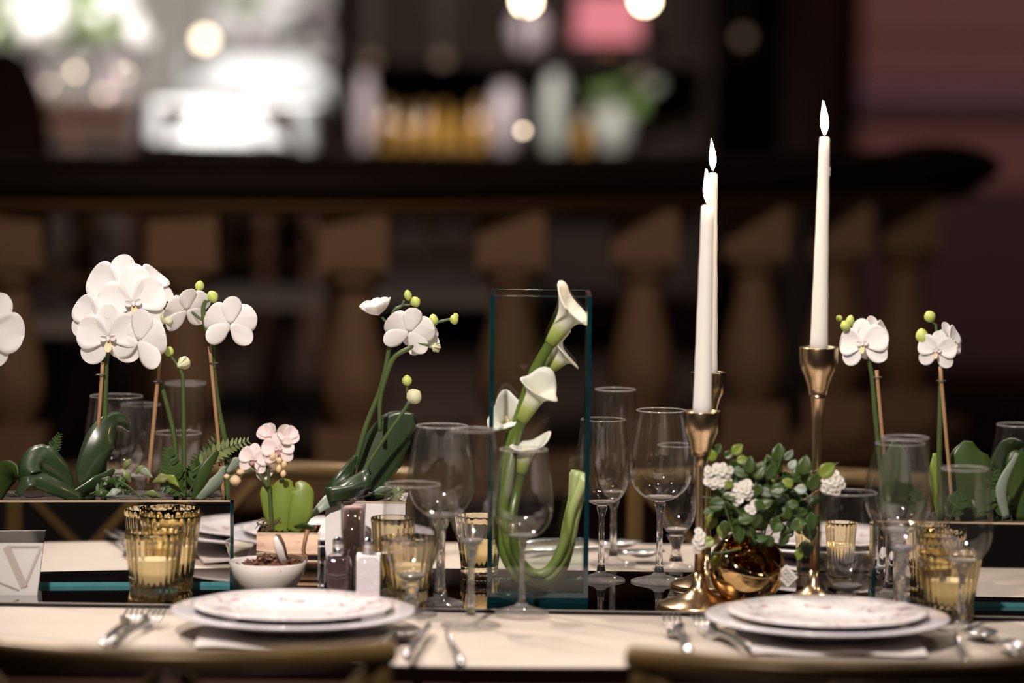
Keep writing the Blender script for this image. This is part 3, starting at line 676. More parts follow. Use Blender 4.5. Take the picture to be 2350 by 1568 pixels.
# --- near side, right place setting
b = P(1944, 1412); stemglass('water_goblet', 'short-stemmed water goblet in front of the dark-based candlestick', 'glass', b, 1126, 1412, 130, 136, .55, 1350, 118, 24)
b = P(2068, 1442); stemglass('champagne_flute', 'tall champagne flute before the candlestick-end planter, in front of the large wine glass', 'glass', b, 998, 1442, 110, 114, .52, 1262, 130, 17)
b = PM(2058, 1406); stemglass('wine_glass', 'large red-wine glass before the candlestick-end planter, behind the champagne flute', 'glass', b, 1012, 1406, 116, 162, .42, 1215, 118, 20)
b = P(2206, 1448); stemglass('wine_glass', 'white-wine glass standing in front of a votive by the candlestick-end planter', 'glass', b, 1070, 1448, 110, 136, .36, 1285, 110, 16)
# --- far side behind the vase
b = PM(1379, 1332); stemglass('wine_glass', 'white-wine glass just behind the calla vase, on the mirror edge', 'glass', b, 958, 1332, 104, 128, .34, 1150, 112, 14)
b = far(1408, 4.66); yb = ybase(b); stemglass('champagne_flute', 'tall champagne flute on the balustrade side behind the calla vase', 'glass', b, 889, yb, 94, 104, .50, 1135, 112, 15)
b = PM(1512, 1336); stemglass('wine_glass', 'large red-wine glass on the mirror edge beside the shorter candlestick', 'glass', b, 937, 1336, 116, 154, .36, 1140, 130, 15)
b = far(1553, 4.62); yb = ybase(b); stemglass('water_goblet', 'water goblet on the balustrade side behind the shorter candlestick', 'glass', b, 1018, yb, 96, 108, .55, 1220, 108, 22)
# --- far side behind the tall-orchid planter
b = far(266, 4.665); yb = ybase(b); stemglass('wine_glass', 'large red-wine glass behind the tall white orchids, beside a dark leaf', 'glass', b, 905, yb, 122, 146, .38, 1082, 120, 15)
b = far(322, 4.77); yb = ybase(b); stemglass('wine_glass', 'white-wine glass behind the tall white orchids, overlapping the larger one', 'glass', b, 925, yb, 92, 112, .36, 1090, 110, 14)
b = far(424, 4.83); yb = ybase(b); stemglass('champagne_flute', 'tall champagne flute behind the half-opened orchid bloom', 'glass', b, 876, yb, 94, 98, .55, 1085, 110, 15)
b = far(406, 4.67); yb = ybase(b); stemglass('water_goblet', 'wide water goblet behind the fern in the tall-orchid planter', 'glass', b, 990, yb, 112, 122, .5, 1185, 110, 22)
# --- far right
b = far(2330, 4.72); yb = ybase(b); stemglass('wine_glass', 'wine glass behind the drooping leaves of the candlestick-end planter', 'glass', b, 971, yb, 96, 118, .36, 1130, 110, 14)

# ------------------------------------------------------------------ ribbed gold votives
def votive(label, base, y_base, y_rim, w_rim, w_base):
    base = Vector(base); s = base.y / FPX; H = (y_base - y_rim) * s; r1, r0 = w_rim * s / 2, w_base * s / 2
    t = thing('votive_holder', label, 'candle holder', base, 'ribbed gold votive holders on the table')
    pr = [(.0002, .0003), (r0 * .86, .0003), (r0 * .96, .003), (r0, .010), (r0 * .97, .014)]
    for k in range(1, 7): u = k / 6; pr.append((r0 * .97 + (r1 - r0 * .97) * u, .014 + (H - .016) * u))
    pr += [(r1, H - .001), (r1 - .001, H), (r1 - .003, H - .001)]
    pr += [(r1 - .0032 - (r1 - r0) * u, H - (H - .016) * u) for u in (.15, .4, .7, 1.0)] + [(.0002, .0150)]
    part('glass_cup', MB().shell(pr, base, 96, flute=20, fd=.034), 'gold_crystal', t, True)
    wt = .016 + (H - .016) * .50; rw = r0 * .84; wf = .016 + (wt - .016) * .35
    w = part('wax', MB().lathe([(rw * .98, .0155), (rw, .018), (rw * 1.04, wt - .002), (rw * 1.02, wt), (rw * .97, wt - .001), (rw * .90, wf + .003), (rw * .4, wf), (.0002, wf)], base, 32), 'votive_wax', t, True)
    wt = wf
    part('wick', MB().tube([base + Vector((0, 0, wt - .003)), base + Vector((.0006, 0, wt + .004))], .0007, 6), 'wick', w)
    part('flame', MB().lathe([(.0003, wt + .002), (.0020, wt + .005), (.0021, wt + .007), (.0012, wt + .011), (.0002, wt + .014)], base, 12), 'flame_small', w, True)
    d = bpy.data.lights.new('votive_light', 'POINT'); d.energy = .26; d.color = (1, .80, .54); d.shadow_soft_size = .006
    o = bpy.data.objects.new('votive_light', d); COL.objects.link(o); o.location = base + Vector((0, 0, wt + .010))
votive('ribbed gold votive in front of the tall-orchid planter, before its twin', PM(352, 1376), 1376, 1216, 134, 108)
votive('ribbed gold votive close against the tall-orchid planter, behind its twin', PM(390, 1355), 1355, 1178, 138, 106)
votive('ribbed gold votive behind the water goblet near the salt shaker', PM(936, 1386), 1386, 1230, 132, 92)
votive('ribbed gold votive against the white cube planter', PM(900, 1366), 1366, 1184, 100, 84)
votive('ribbed gold votive behind the champagne flute, against the calla vase', PM(1100, 1328), 1328, 1180, 112, 86)
votive('ribbed gold votive behind the water goblet near the dark-based candlestick', PM(1928, 1322), 1322, 1196, 72, 58)
votive('ribbed gold votive on the balustrade side between bouquet and dark-based candlestick', PM(1853, 1318), 1318, 1218, 60, 50)
votive('ribbed gold votive in front of the candlestick-end planter, under the wine glass', P(2178, 1424), 1424, 1264, 144, 112)
votive('ribbed gold votive close against the candlestick-end planter, behind its twin', PM(2146, 1404), 1404, 1226, 92, 84)

# ------------------------------------------------------------------ tall calla vase
va = PM(1117, 1384); vb = PM(1349, 1387); W = (vb - va).length; VZ = MZ; VH = 0.362; vx, vy = (va + vb) / 2 - Vector((0, 0, 0)), va.y
vx = vx.x; Dv = W; th = .0055
vz = thing('glass_vase', 'tall square clear glass vase with teal edges on the mirror runner', 'vase', (vx, vy + Dv / 2, VZ))
def slabx(cx, cy, cz, sx, sy, sz, edge):
    m = MB().box((cx, cy, cz), (sx, sy, sz)); 
    if sx > sy: m.mi = [1, 1, 0, 0, 1, 1]          # x faces and z faces are the cut edges
    else: m.mi = [0, 0, 1, 1, 1, 1]
    return m
zc = VZ + .012 + (VH - .012) / 2; hh = VH - .012
part('front_pane', slabx(vx, vy + th / 2, zc, W - 2 * th - .0004, th, hh, 0), ['pane', 'teal_edge'], vz, False)
part('back_pane', slabx(vx, vy + Dv - th / 2, zc, W - 2 * th - .0004, th, hh, 0), ['pane', 'teal_edge'], vz, False)
for s_ in (-1, 1):
    part('side_pane', slabx(vx + s_ * (W / 2 - th / 2), vy + Dv / 2, zc, th, Dv, hh, 0), ['pane', 'teal_dark'], vz, False)
m = MB().box((vx, vy + Dv / 2, VZ + .006), (W, Dv, .0118)); m.mi = [1, 1, 1, 1, 0, 0]
part('thick_base', m, ['pane', 'teal_dark'], vz, False)
WL = MZ + 0.068
part('water', MB().box((vx, vy + Dv / 2, (VZ + .0125 + WL) / 2), (W - 2 * th - .001, Dv - 2 * th - .001, WL - VZ - .0125)), 'water', vz, False)
tx = bpy.data.curves.new('mark', 'FONT'); tx.body = 'INOR'; tx.size = .0085; tx.extrude = .0001; tx.align_x = 'CENTER'
to = bpy.data.objects.new('mark_src', tx); COL.objects.link(to)
bpy.context.view_layer.update(); dg = bpy.context.evaluated_depsgraph_get(); mk = bpy.data.meshes.new_from_object(to.evaluated_get(dg)); bpy.data.objects.remove(to)
mk.materials.clear(); mk.materials.append(MAT['engraving'])
pm = at(1153, 1337, vy + Dv - th - .0008)
inst('engraved_mark', mk, vz, Matrix.Translation(pm - wpos(vz)) @ Matrix.Rotation(rad(90), 4, 'X') @ Matrix.Diagonal((-1, 1, -1, 1)))

def calla(label, base_px, tip_px, mouth_px, d0, d1, stem_pts, r_stem=.0056, open_r=.021, roll=0.0, flare=1.0, tiplen=.02):
    """base: where the stem meets the spathe; mouth: centre of the opening; tip: the pointed end of the rim"""
    B = at(*base_px, d0); Mo = at(*mouth_px, d1); T = at(*tip_px, d1 + .004)
    t = thing('calla_lily', label, 'flower', B, 'calla lilies in the tall glass vase')
    ax = (Mo - B); L = ax.length; axn = ax.normalized()
    q = T - Mo; q = q - axn * q.dot(axn); tipdir = q.normalized(); side = axn.cross(tipdir)
    tip_up = (T - Mo).dot(axn); tip_out = q.length
    g = []; NU, NV = 16, 28
    for i in range(NU + 1):
        u = i / NU; row = []
        for j in range(NV):
            a = 2 * math.pi * j / NV; ca, sa = math.cos(a), math.sin(a)
            r = r_stem * 1.0 + (open_r * .60 - r_stem) * (u ** 1.0) ** .9
            fl = max(0, (u - .55) / .45) ** 2
            tp = max(0, ca) ** 3
            r += fl * open_r * (.55 * flare + .10 * math.sin(3 * a + roll) + .06 * math.sin(5 * a))
            r_t = r + (tip_out - open_r * 1.1) * fl * tp
            h = L * u + fl * (tip_up * tp - .010 * (1 - ca) * .5)
            row.append(B + axn * h + tipdir * (r_t * ca) + side * (r * sa))
        g.append(row)
    part('spathe', MB().sheet(g, .0012, closed_v=True), 'calla', t, True)
    part('spadix', MB().tube([B + axn * L * .15, B + axn * L * .5, B + axn * L * .80], [.003, .0035, .0015], 8), 'lip', t, True)
    pts = curve_pts([B + axn * .004] + [at(x, y, d) for x, y, d in stem_pts], 8)
    part('stem', MB().tube(pts, lerp_list([r_stem * .98, r_stem * 1.05, r_stem * 1.08, r_stem * 1.06], len(pts)), 12), 'calla_stem', t, True)
    return t
VD = vy + Dv / 2
calla('calla lily standing highest, its lip above the vase rim', (1262, 790), (1292, 645), (1322, 700), VD, VD - .01,
      [(1228, 850, VD), (1200, 930, VD), (1178, 1000, VD - .005), (1152, 1100, VD - .012), (1143, 1190, VD - .02), (1158, 1270, VD - .02), (1196, 1330, VD - .02), (1240, 1345, VD - .02), (1282, 1318, VD - .02), (1306, 1250, VD - .02), (1318, 1170, VD - .02), (1326, 1082, VD - .02)], .0064, .023)
calla('second highest calla lily, half hidden behind the tallest one', (1258, 850), (1312, 758), (1300, 800), VD + .02, VD + .022,
      [(1222, 905, VD + .02), (1195, 975, VD + .01), (1168, 1060, VD + .005), (1152, 1150, VD), (1160, 1235, VD), (1186, 1300, VD), (1228, 1328, VD), (1268, 1305, VD), (1292, 1255, VD), (1303, 1200, VD), (1316, 1140, VD), (1322, 1080, VD)], .0058, .025, 1.0)
calla('calla lily in the middle of the vase, mouth turned up', (1196, 968), (1262, 846), (1244, 882), VD - .02, VD - .024,
      [(1182, 1010, VD - .02), (1170, 1080, VD - .03), (1156, 1160, VD - .035), (1168, 1250, VD - .035), (1198, 1312, VD - .035), (1238, 1334, VD - .035), (1272, 1312, VD - .035), (1300, 1262, VD - .03), (1318, 1190, VD - .03), (1340, 1086, VD - .03)], .0060, .021, 2.0)
calla('calla lily turned to the side pane, mouth seen from the front', (1172, 992), (1158, 898), (1158, 948), VD + .015, VD + .005,
      [(1164, 1040, VD + .015), (1150, 1120, VD + .015), (1146, 1200, VD + .015), (1162, 1275, VD + .015), (1205, 1322, VD + .015), (1245, 1328, VD + .015), (1280, 1295, VD + .015), (1303, 1225, VD + .015), (1312, 1160, VD + .015), (1318, 1085, VD + .015)], .0052, .018, .4, 1.3)
calla('lowest calla lily, behind the wine glass rim', (1196, 1088), (1262, 990), (1212, 1014), VD - .03, VD - .034,
      [(1186, 1130, VD - .03), (1176, 1190, VD - .04), (1182, 1260, VD - .04), (1208, 1305, VD - .04), (1240, 1318, VD - .04), (1270, 1296, VD - .04), (1296, 1240, VD - .04), (1312, 1170, VD - .04), (1344, 1096, VD - .04)], .0054, .018, 3.0)

# ------------------------------------------------------------------ candlesticks and tapers
def candlestick(label, base, y_base, y_rim, w_cup, w_foot, w_stem, mat='gold_metal'):
    base = Vector(base); s = base.y / FPX; H = (y_base - y_rim) * s; rc, rf, rs = w_cup * s / 2, w_foot * s / 2, w_stem * s / 2
    t = thing('candlestick', label, 'candlestick', base, 'slender gold candlesticks')
    ch = rc * 1.15
    part('foot', MB().lathe([(.0002, .0004), (rf, .0004), (rf * 1.01, .0022), (rf * .97, .0042), (rf * .6, .010), (rf * .30, .0165), (rs * 1.5, .026), (rs * 1.12, .04)], base, 48), mat, t, True)
    part('stem', MB().lathe([(rs * 1.12, .0398), (rs * .95, H * .35), (rs * .98, H * .55), (rs * 1.15, H * .72), (rs * 1.5, H * .80), (rs * 1.95, H - ch * 2.15)], base, 24), mat, t, True)
    part('cup', MB().lathe([(rs * 1.9, H - ch * 2.16), (rs * 2.15, H - ch * 1.85), (rc * .72, H - ch * 1.35), (rc * .92, H - ch * 1.0), (rc * .97, H - ch * .7), (rc, H - .001), (rc * .985, H), (rc * .92, H - .0015), (rc * .85, H - .010), (.0002, H - .012)], base, 40), mat, t, True)
    return t, base + Vector((0, 0, H - .012))
def taper(label, foot, y_foot, y_top, w0, w1, lean_px, drips=False):
    s = foot.y / FPX; H = (y_foot - y_top) * s; r0, r1 = w0 * s / 2, w1 * s / 2; top = foot + Vector((lean_px * s, 0, H))
    c = thing('taper_candle', label, 'candle', foot, 'lit white taper candles')
    m = MB(); N = 14; pts = [foot.lerp(top, k / N) for k in range(N + 1)]
    rr = [r0 + (r1 - r0) * (k / N) ** .9 + .00018 * math.sin(k * 2.1) for k in range(N + 1)]
    m.tube(pts + [top + Vector((0, 0, .0012))], rr + [r1 * .55], 20)
    if drips:
        for f in (.855, .835): p = foot.lerp(top, f); m.ball(p + Vector((r1 * 1.12, 0, 0)), (.0012, .0012, .003), 8, 6)
    w = part('wax', m, 'wax', c, True)
    part('wick', MB().tube([top, top + Vector((.0003, 0, .006))], .0008, 6), 'wick', c)
    fl = [(.0004, .002), (.0022, .006), (.0042, .0125), (.0046, .018), (.0036, .025), (.0018, .034), (.0003, .042)]
    part('flame', MB().tube([top + Vector((-.0016 * (z / .04) ** 2 * 1.4, 0, z + .001)) for r, z in fl], [r for r, z in fl], 14), 'flame', c, True)
    d = bpy.data.lights.new('candle_light', 'POINT'); d.energy = .55; d.color = (1, .70, .36); d.shadow_soft_size = .008
    o = bpy.data.objects.new('candle_light', d); COL.objects.link(o); o.location = top + Vector((0, -.0, .05))
b = PM(1604, 1392); t, f = candlestick('shorter gold candlestick standing closest to the plates', b, 1392, 937, 84, 196, 23)
taper('lit white taper in the shorter candlestick', f, 937, 441, 44, 29, 5)
b = PM(1618, 1346); t, f = candlestick('gold candlestick standing behind the shorter one', b, 1346, 847, 82, 166, 22)
taper('lit white taper overlapping behind the shorter candlestick taper', f, 847, 368, 43, 22, 2)
b = PM(1868, 1386); t, f = candlestick('tallest gold candlestick, at the trailing end of the leafy bouquet', b, 1386, 789, 90, 190, 22)
taper('lit white taper on the tallest candlestick, wax dripping at its side', f, 789, 284, 42, 23, 4, True)

# ------------------------------------------------------------------ bowl, shakers, tube of pink salt
b = PM(614, 1370); s = b.y / FPX; R_ = 90 * s; Hb = 84 * s
bw = thing('ceramic_bowl', 'shallow off-white ceramic bowl filled with brown dried petals', 'bowl', b)
pr = [(.0002, 0), (R_ * .42, 0), (R_ * .46, .002), (R_ * .74, Hb * .30), (R_ * .93, Hb * .68), (R_, Hb - .001), (R_ * .985, Hb), (R_ * .955, Hb - .001), (R_ * .88, Hb * .68), (R_ * .66, Hb * .32), (.0002, Hb * .16)]
part('bowl_body', MB().shell(pr, b, 48), 'bowl_ceramic', bw, True)
for i in range(70):
    a = rng.uniform(0, 6.28); q = math.sqrt(rng.random()) * R_ * .84; hgt = Hb * .80 + (R_ - q) * .22 * rng.random() + .001
    c = b + Vector((q * math.cos(a), q * math.sin(a), hgt)); Rm = Matrix.Rotation(rng.uniform(0, 6), 3, 'Z') @ Matrix.Rotation(rng.uniform(-.9, .9), 3, 'X')
    gl = [[c + Rm @ Vector(((i2 - 1) * .005, (j2 - 1) * .004, .0022 * ((i2 - 1) ** 2 + .5 * (j2 - 1)))) for j2 in range(3)] for i2 in range(3)]
    part('dried_petal', MB().sheet(gl, .0008), 'chips', bw)
sp = thing('wooden_spreader', 'pale blunt spreader stuck in the bowl of dried petals', 'spreader', at(648, 1300, b.y))
part('blade', MB().tube([at(654, 1300, b.y), at(640, 1258, b.y - .004), at(631, 1232, b.y - .008)], [.004, .0052, .0026], 10, flat=.45), 'bowl_ceramic', sp, True)
def shaker(label, px0, px1, y_base, y_sh, y_top, fill, fill_y, D=None):
    b = PM((px0 + px1) / 2, y_base) ; s = b.y / FPX; w = (px1 - px0) * s; H = (y_base - y_sh) * s
    t = thing('shaker', label, 'shaker', b)
    m = MB(); zs = [(0, .92), (.002, 1), (H * .84, 1), (H * .93, .86), (H, .42)]; vs = []; n = 16
    for z, k in zs:
        for i in range(n):
            a = 2 * math.pi * (i + .5) / n; c_, s_ = math.cos(a), math.sin(a); p_ = 5.0
            rr = (abs(c_) ** p_ + abs(s_) ** p_) ** (-1 / p_) * w / 2 * k; vs.append(b + Vector((rr * c_, rr * s_, z + .0003)))
    fs = [(j * n + i, j * n + (i + 1) % n, (j + 1) * n + (i + 1) % n, (j + 1) * n + i) for j in range(4) for i in range(n)] + [tuple(reversed(range(n))), tuple(64 + i for i in range(n))]
    part('glass_body', m.add(vs, fs), 'bottle_glass', t)
    hf = (y_base - fill_y) * s
    part('contents', MB().box(b + Vector((0, 0, .004 + hf / 2)), (w * .80, w * .80, hf)), fill, t)
    r = w * .20; zt_ = (y_base - y_top) * s
    cp = part('cap', MB().lathe([(r * 1.05, H), (r * 1.05, H + (zt_ - H) * .30), (r, H + (zt_ - H) * .32), (r * 1.05, H + (zt_ - H) * .55)], b, 18), 'steel', t)
    part('cap_top', MB().lathe([(r * 1.0, H + (zt_ - H) * .55), (r * 1.05, H + (zt_ - H) * .75), (r * .6, H + (zt_ - H) * .92), (.0002, zt_)], b, 14), 'chrome_dark', cp)
shaker('square glass pepper shaker with dark contents', 744, 806, 1384, 1268, 1228, 'pepper', 1286)
shaker('square glass salt shaker with white contents', 811, 879, 1386, 1268, 1230, 'salt', 1278)
b = PM(809, 1362); s = b.y / FPX
t = thing('salt_tube', 'clear straight tumbler filled with coarse pink salt behind the shakers', 'tumbler', b)
part('glass_wall', MB().shell([(.0002, .0004), (26 * s, .0004), (29 * s, 208 * s), (27.5 * s, 208 * s), (24.5 * s, .004), (.0002, .004)], b, 28), 'bottle_glass', t, True)
part('pink_salt', MB().lathe([(23.6 * s, .0045), (26.8 * s, 196 * s), (20 * s, 203 * s), (.0002, 205 * s)], b, 24), 'pink_salt', t, True)

# ------------------------------------------------------------------ plates, napkins, cutlery
def flat_pattern(name):
    m, tt, out = nt(name); L = tt.links
    b_ = tt.nodes.new('ShaderNodeBsdfPrincipled'); b_.inputs['Roughness'].default_value = .12
    tc = tt.nodes.new('ShaderNodeTexCoord'); n1 = tt.nodes.new('ShaderNodeTexNoise'); n1.inputs['Scale'].default_value = 38; n1.inputs['Detail'].default_value = 3; n1.inputs['Distortion'].default_value = 1.6
    L.new(tc.outputs['Object'], n1.inputs['Vector'])
    r = tt.nodes.new('ShaderNodeValToRGB'); r.color_ramp.elements[0].position = .56; r.color_ramp.elements[0].color = (.74, .69, .70, 1); r.color_ramp.elements[1].position = .66; r.color_ramp.elements[1].color = (.42, .30, .33, 1)
    L.new(n1.outputs['Fac'], r.inputs[0]); L.new(r.outputs[0], b_.inputs['Base Color']); L.new(b_.outputs[0], out.inputs[0])
flat_pattern('floral_china')
def setting(px, Dc, lab, napkin=True, zr=.026):
    c = at(px, 1425, Dc); c = Vector((c.x, Dc, TZ + .003))
    if napkin:
        g = [[c + Vector(((-.5 + i / 14) * .20, (-.5 + j / 10) * .22, .0005 + .0012 * math.sin(i * .9 + j * .5))) for j in range(11)] for i in range(15)]
        single('folded_napkin', MB().sheet(g, .003), 'napkin', c, 'folded white napkin under the ' + lab, 'napkin')
    z = .0045
    R1 = .137
    b1 = c + Vector((0, 0, z))
    single('charger_plate', MB().shell([(.0002, .002), (.055, .002), (.058, 0), (.064, 0), (.066, .004), (.098, .014), (R1 - .002, zr - .008), (R1, zr - .006), (R1 - .002, zr - .005), (.100, .017), (.064, .009), (.0002, .008)], b1, 64), 'porcelain', b1, 'wide grey-white charger plate under the ' + lab, 'plate', smooth=True)
    b2 = b1 + Vector((0, 0, .0095)); R2 = .112
    single('dinner_plate', MB().shell([(.0002, .0012), (.052, .0012), (.055, 0), (.060, .0), (.064, .003), (.086, .010), (R2 - .002, .0155), (R2, .0165), (R2 - .002, .0175), (.084, .0135), (.058, .0065), (.0002, .0060)], b2, 64), 'floral_china', b2, 'white ' + lab, 'plate', smooth=True)
    return c
setting(672, 4.090, 'floral dinner plate set beside the bowl and shakers')
setting(1898, 4.090, 'floral dinner plate set before the candlesticks')
setting(752, 4.735, 'floral plate on the balustrade side behind the cube planter')
setting(1890, 4.735, 'floral plate on the balustrade side behind the tallest candlestick')

def fork(label, tip, ang, zt=TZ + .006):
    t = thing('fork', label, 'fork', Vector((tip.x, tip.y, TZ + .001)))
    d = Vector((math.sin(ang), -math.cos(ang), 0)); sd = Vector((math.cos(ang), math.sin(ang), 0)); o = Vector((tip.x, tip.y, zt))
    for k in range(4):
        off = (-1.5 + k) * .0062
        part('tine', MB().tube([o + sd * off * .92 + Vector((0, 0, .012)), o + d * .022 + sd * off * 1.0 + Vector((0, 0, .006)), o + d * .046 + sd * off * .95 + Vector((0, 0, .002))], [.0010, .0017, .0019], 6), 'steel', t, True)
    pts = [o + d * q + Vector((0, 0, z)) for q, z in ((.042, .002), (.055, .001), (.070, .002), (.085, .005), (.13, .006), (.17, .003), (.20, .001))]
    part('handle', MB().tube(pts, [.0115, .0125, .006, .0036, .0040, .0065, .0075], 10, flat=.25), 'steel', t, True)
def knife(label, tip, ang):
    t = thing('knife', label, 'knife', Vector((tip.x, tip.y, TZ + .001))); d = Vector((math.sin(ang), -math.cos(ang), 0)); o = Vector((tip.x, tip.y, TZ + .008))
    part('blade', MB().tube([o + d * q for q in (0, .02, .06, .10)], [.002, .008, .0095, .0075], 8, flat=.22), 'steel', t, True)
    part('handle', MB().tube([o + d * q for q in (.098, .11, .15, .20, .21)], [.005, .0058, .0062, .0075, .004], 10, flat=.7), 'steel', t, True)
def spoon(label, tip, ang):
    t = thing('spoon', label, 'spoon', Vector((tip.x, tip.y, TZ + .001))); d = Vector((math.sin(ang), -math.cos(ang), 0)); o = Vector((tip.x, tip.y, TZ + .008)); sd = Vector((math.cos(ang), math.sin(ang), 0))
    g = []
    for i in range(9):
        u = i / 8; w = .019 * math.sin(math.pi * min(.98, max(.03, u))) ** .7; row = []
        for j in range(7): v = -1 + j / 3; row.append(o + d * .058 * u + sd * w * v + Vector((0, 0, .004 - .008 * (1 - v * v) * math.sin(math.pi * u))))
        g.append(row)
    part('spoon_bowl', MB().sheet(g, .0016), 'steel', t, True)
    part('handle', MB().tube([o + d * q + Vector((0, 0, z)) for q, z in ((.055, .003), (.08, .007), (.13, .006), (.185, .001))], [.003, .0032, .0045, .0065], 8, flat=.4), 'steel', t, True)
fork('outer steel fork left of the plate beside the bowl', on(312, 1394, TZ + .018), rad(-4))
fork('inner steel fork left of the plate beside the bowl', on(365, 1396, TZ + .018), rad(-9))
fork('outer steel fork left of the plate before the candlesticks', on(1540, 1408, TZ + .018), rad(3))
fork('inner steel fork left of the plate before the candlesticks', on(1603, 1410, TZ + .018), rad(14))
knife('steel knife between the plate and the champagne flute', on(990, 1432, TZ + .01), rad(-6)); knife('outermost steel knife beside the champagne flute foot', on(1020, 1447, TZ + .01), rad(6))
spoon('steel spoon right of the plate beside the bowl', on(945, 1440, TZ + .01), rad(-14))
spoon('large steel spoon right of the plate before the candlesticks', on(2235, 1442, TZ + .01), rad(8))
knife('steel knife beside the large spoon by the candlestick-side plate', on(2190, 1450, TZ + .01), rad(-3))
spoon('outermost dark spoon beside the candlestick-side plate', on(2318, 1472, TZ + .01), rad(4))
spoon('steel spoon lying on the balustrade side beside the large wine glass', on(1525, 1268, TZ + .01) , rad(-80))
spoon('second steel spoon lying on the balustrade side behind the wine glasses', on(1472, 1246, TZ + .01), rad(-75))
spoon('steel spoon lying on the balustrade side beyond the paired votives', on(2278, 1290, TZ + .01), rad(200))
# fork lying on the balustrade side
fork('steel fork on the balustrade side behind the pink orchid', on(590, 1252, TZ + .01), rad(182))

# ------------------------------------------------------------------ place card against the tall-orchid planter
c0 = PM(-24, 1366); c1 = PM(86, 1366)
t = thing('place_card', 'standing folded place card leaning by the tall-orchid planter', 'card', (c0 + c1) / 2)
u = (c1 - c0); hC = .060; wv = u.normalized()
lean = Vector((0, .016, 0))
g = [[c0 + Vector((0, -.004, 0)) + u * (i / 6) * (1 + .10 * j / 4) + (lean + Vector((0, 0, hC))) * (j / 4) for j in range(5)] for i in range(7)]
part('card_sheet', MB().sheet(g, .0012), 'card', t)
def cp_(fx, fy): return c0 + Vector((0, -.0052, 0)) + u * fx * (1 + .10 * fy) + (lean + Vector((0, 0, hC))) * fy
for A, B_, w in (((.30, .93), (.72, .16), .009), ((.72, .16), (.96, .92), .003), ((.30, .93), (.96, .93), .0024), ((.40, .82), (.70, .26), .0014), ((.05, .30), (.62, .10), .002)):
    a_, b2_ = cp_(*A), cp_(*B_); d_ = (b2_ - a_).normalized(); nn = Vector((0, -1, 0)).cross(d_).normalized() * w / 2; off = Vector((0, -.0008, .0003))
    part('printed_stroke', MB().add([a_ - nn + off, a_ + nn + off, b2_ + nn + off, b2_ - nn + off], [(0, 1, 2, 3)]), 'card_ink', t, False)

# ================================================================== orchids
def petal_grid(L, W, a, cup, bend, nu=11, nv=8, ruff=0.0):
    g = []; tm = .50 + .10 * a
    for i in range(nu + 1):
        t = math.sin(math.pi / 2 * i / nu)
        w = W * math.sqrt(max(.004, 1 - ((t - tm) / (1 - tm)) ** 2)) if t >= tm else W * (.16 + .84 * math.sin(math.pi / 2 * t / tm) ** 1.1)
        row = []
        for j in range(nv + 1):
            s = -1 + 2 * j / nv
            row.append(Vector((s * w, L * t, -bend * t * t + cup * s * s * w + ruff * math.sin(7 * s + 5 * t) * t)))
        g.append(row)
    return g
def petal_mesh(name, mat, *a, **k): return MB().sheet(petal_grid(*a, **k), .012).mesh(name, mat, True)
def lip_mesh(name, mat, mat2):
    m = MB()
    m.sheet([[p * 1.0 + Vector((0, 0, .03)) for p in row] for row in [[Vector((q.x * .8, -q.y, q.z + .10 * math.sin(3 * q.y))) for q in row] for row in petal_grid(.34, .13, .9, 1.2, -.15, 6, 5)]], .02)
    for sx in (-1, 1):
        m.sheet([[Matrix.Rotation(sx * 1.15, 3, 'Z') @ Vector((q.x, q.y, q.z + .05 + .35 * q.y)) for q in row] for row in petal_grid(.24, .10, .8, 1.0, 0, 5, 5)], .02, mi=1)
    m.tube([(0, .05, .02), (0, .03, .14), (0, -.02, .20)], [.05, .06, .03], 8, mi=1)
    return m.mesh(name, [mat, mat2], True)
FM = {}
for key, pm_, lm in (('white', 'petal_white', 'lip'), ('cream', 'petal_cream', 'lip'), ('pink', 'petal_pink', 'lip_pink')):
    FM[key] = dict(lip=lip_mesh('bloom', lm, pm_), petal=petal_mesh('petal', pm_, .95, .53, 1.25, .22, .10, ruff=.012),
                   sepal=petal_mesh('sepal', pm_, .98, .36, 1.0, .16, .06), cupped=petal_mesh('petal', pm_, .85, .46, 1.0, .55, -.35))
def flower(parent, px, py, D, r_px, n, roll=0.0, kind='white', cupped=0.0):
    """n: facing direction (x right, y away from viewer, z up)"""
    c = at(px, py, D); s = D / FPX * r_px
    z = Vector(n).normalized(); y = Vector((0, 0, 1)); y = (y - z * y.dot(z)); y = y.normalized() if y.length > .05 else Vector((0, 1, 0)); x = y.cross(z)
    R = Matrix((x, y, z)).transposed().to_4x4() @ Matrix.Rotation(rad(roll), 4, 'Z')
    f = inst('bloom', FM[kind]['lip'], parent, Matrix.Translation(c - wpos(parent)) @ R @ Matrix.Scale(s, 4))
    for nm, ang, dz in (('sepal', 0, -.03), ('sepal', 128, -.035), ('sepal', -128, -.04), ('petal', 68, .0), ('petal', -68, .005)):
        me = FM[kind][nm] if not cupped else FM[kind]['cupped']
        tilt = Matrix.Rotation(rad(cupped), 4, 'X') if cupped else Matrix.Identity(4)
        inst(nm, me, f, Matrix.Rotation(rad(ang + rng.uniform(-4, 4)), 4, 'Z') @ tilt @ Matrix.Translation((0, .02, dz)))
    return c
def stem(parent, pts, r_px, D, name='stem', mat='stem_green', n=10):
    P_ = curve_pts([at(p[0], p[1], D + (p[2] if len(p) > 2 else 0)) for p in pts], 6); s = D / FPX
    rr = lerp_list([r * s for r in (r_px if isinstance(r_px, (list, tuple)) else (r_px, r_px * .8))], len(P_))
    return part(name, MB().tube(P_, rr, n), mat, parent, True)
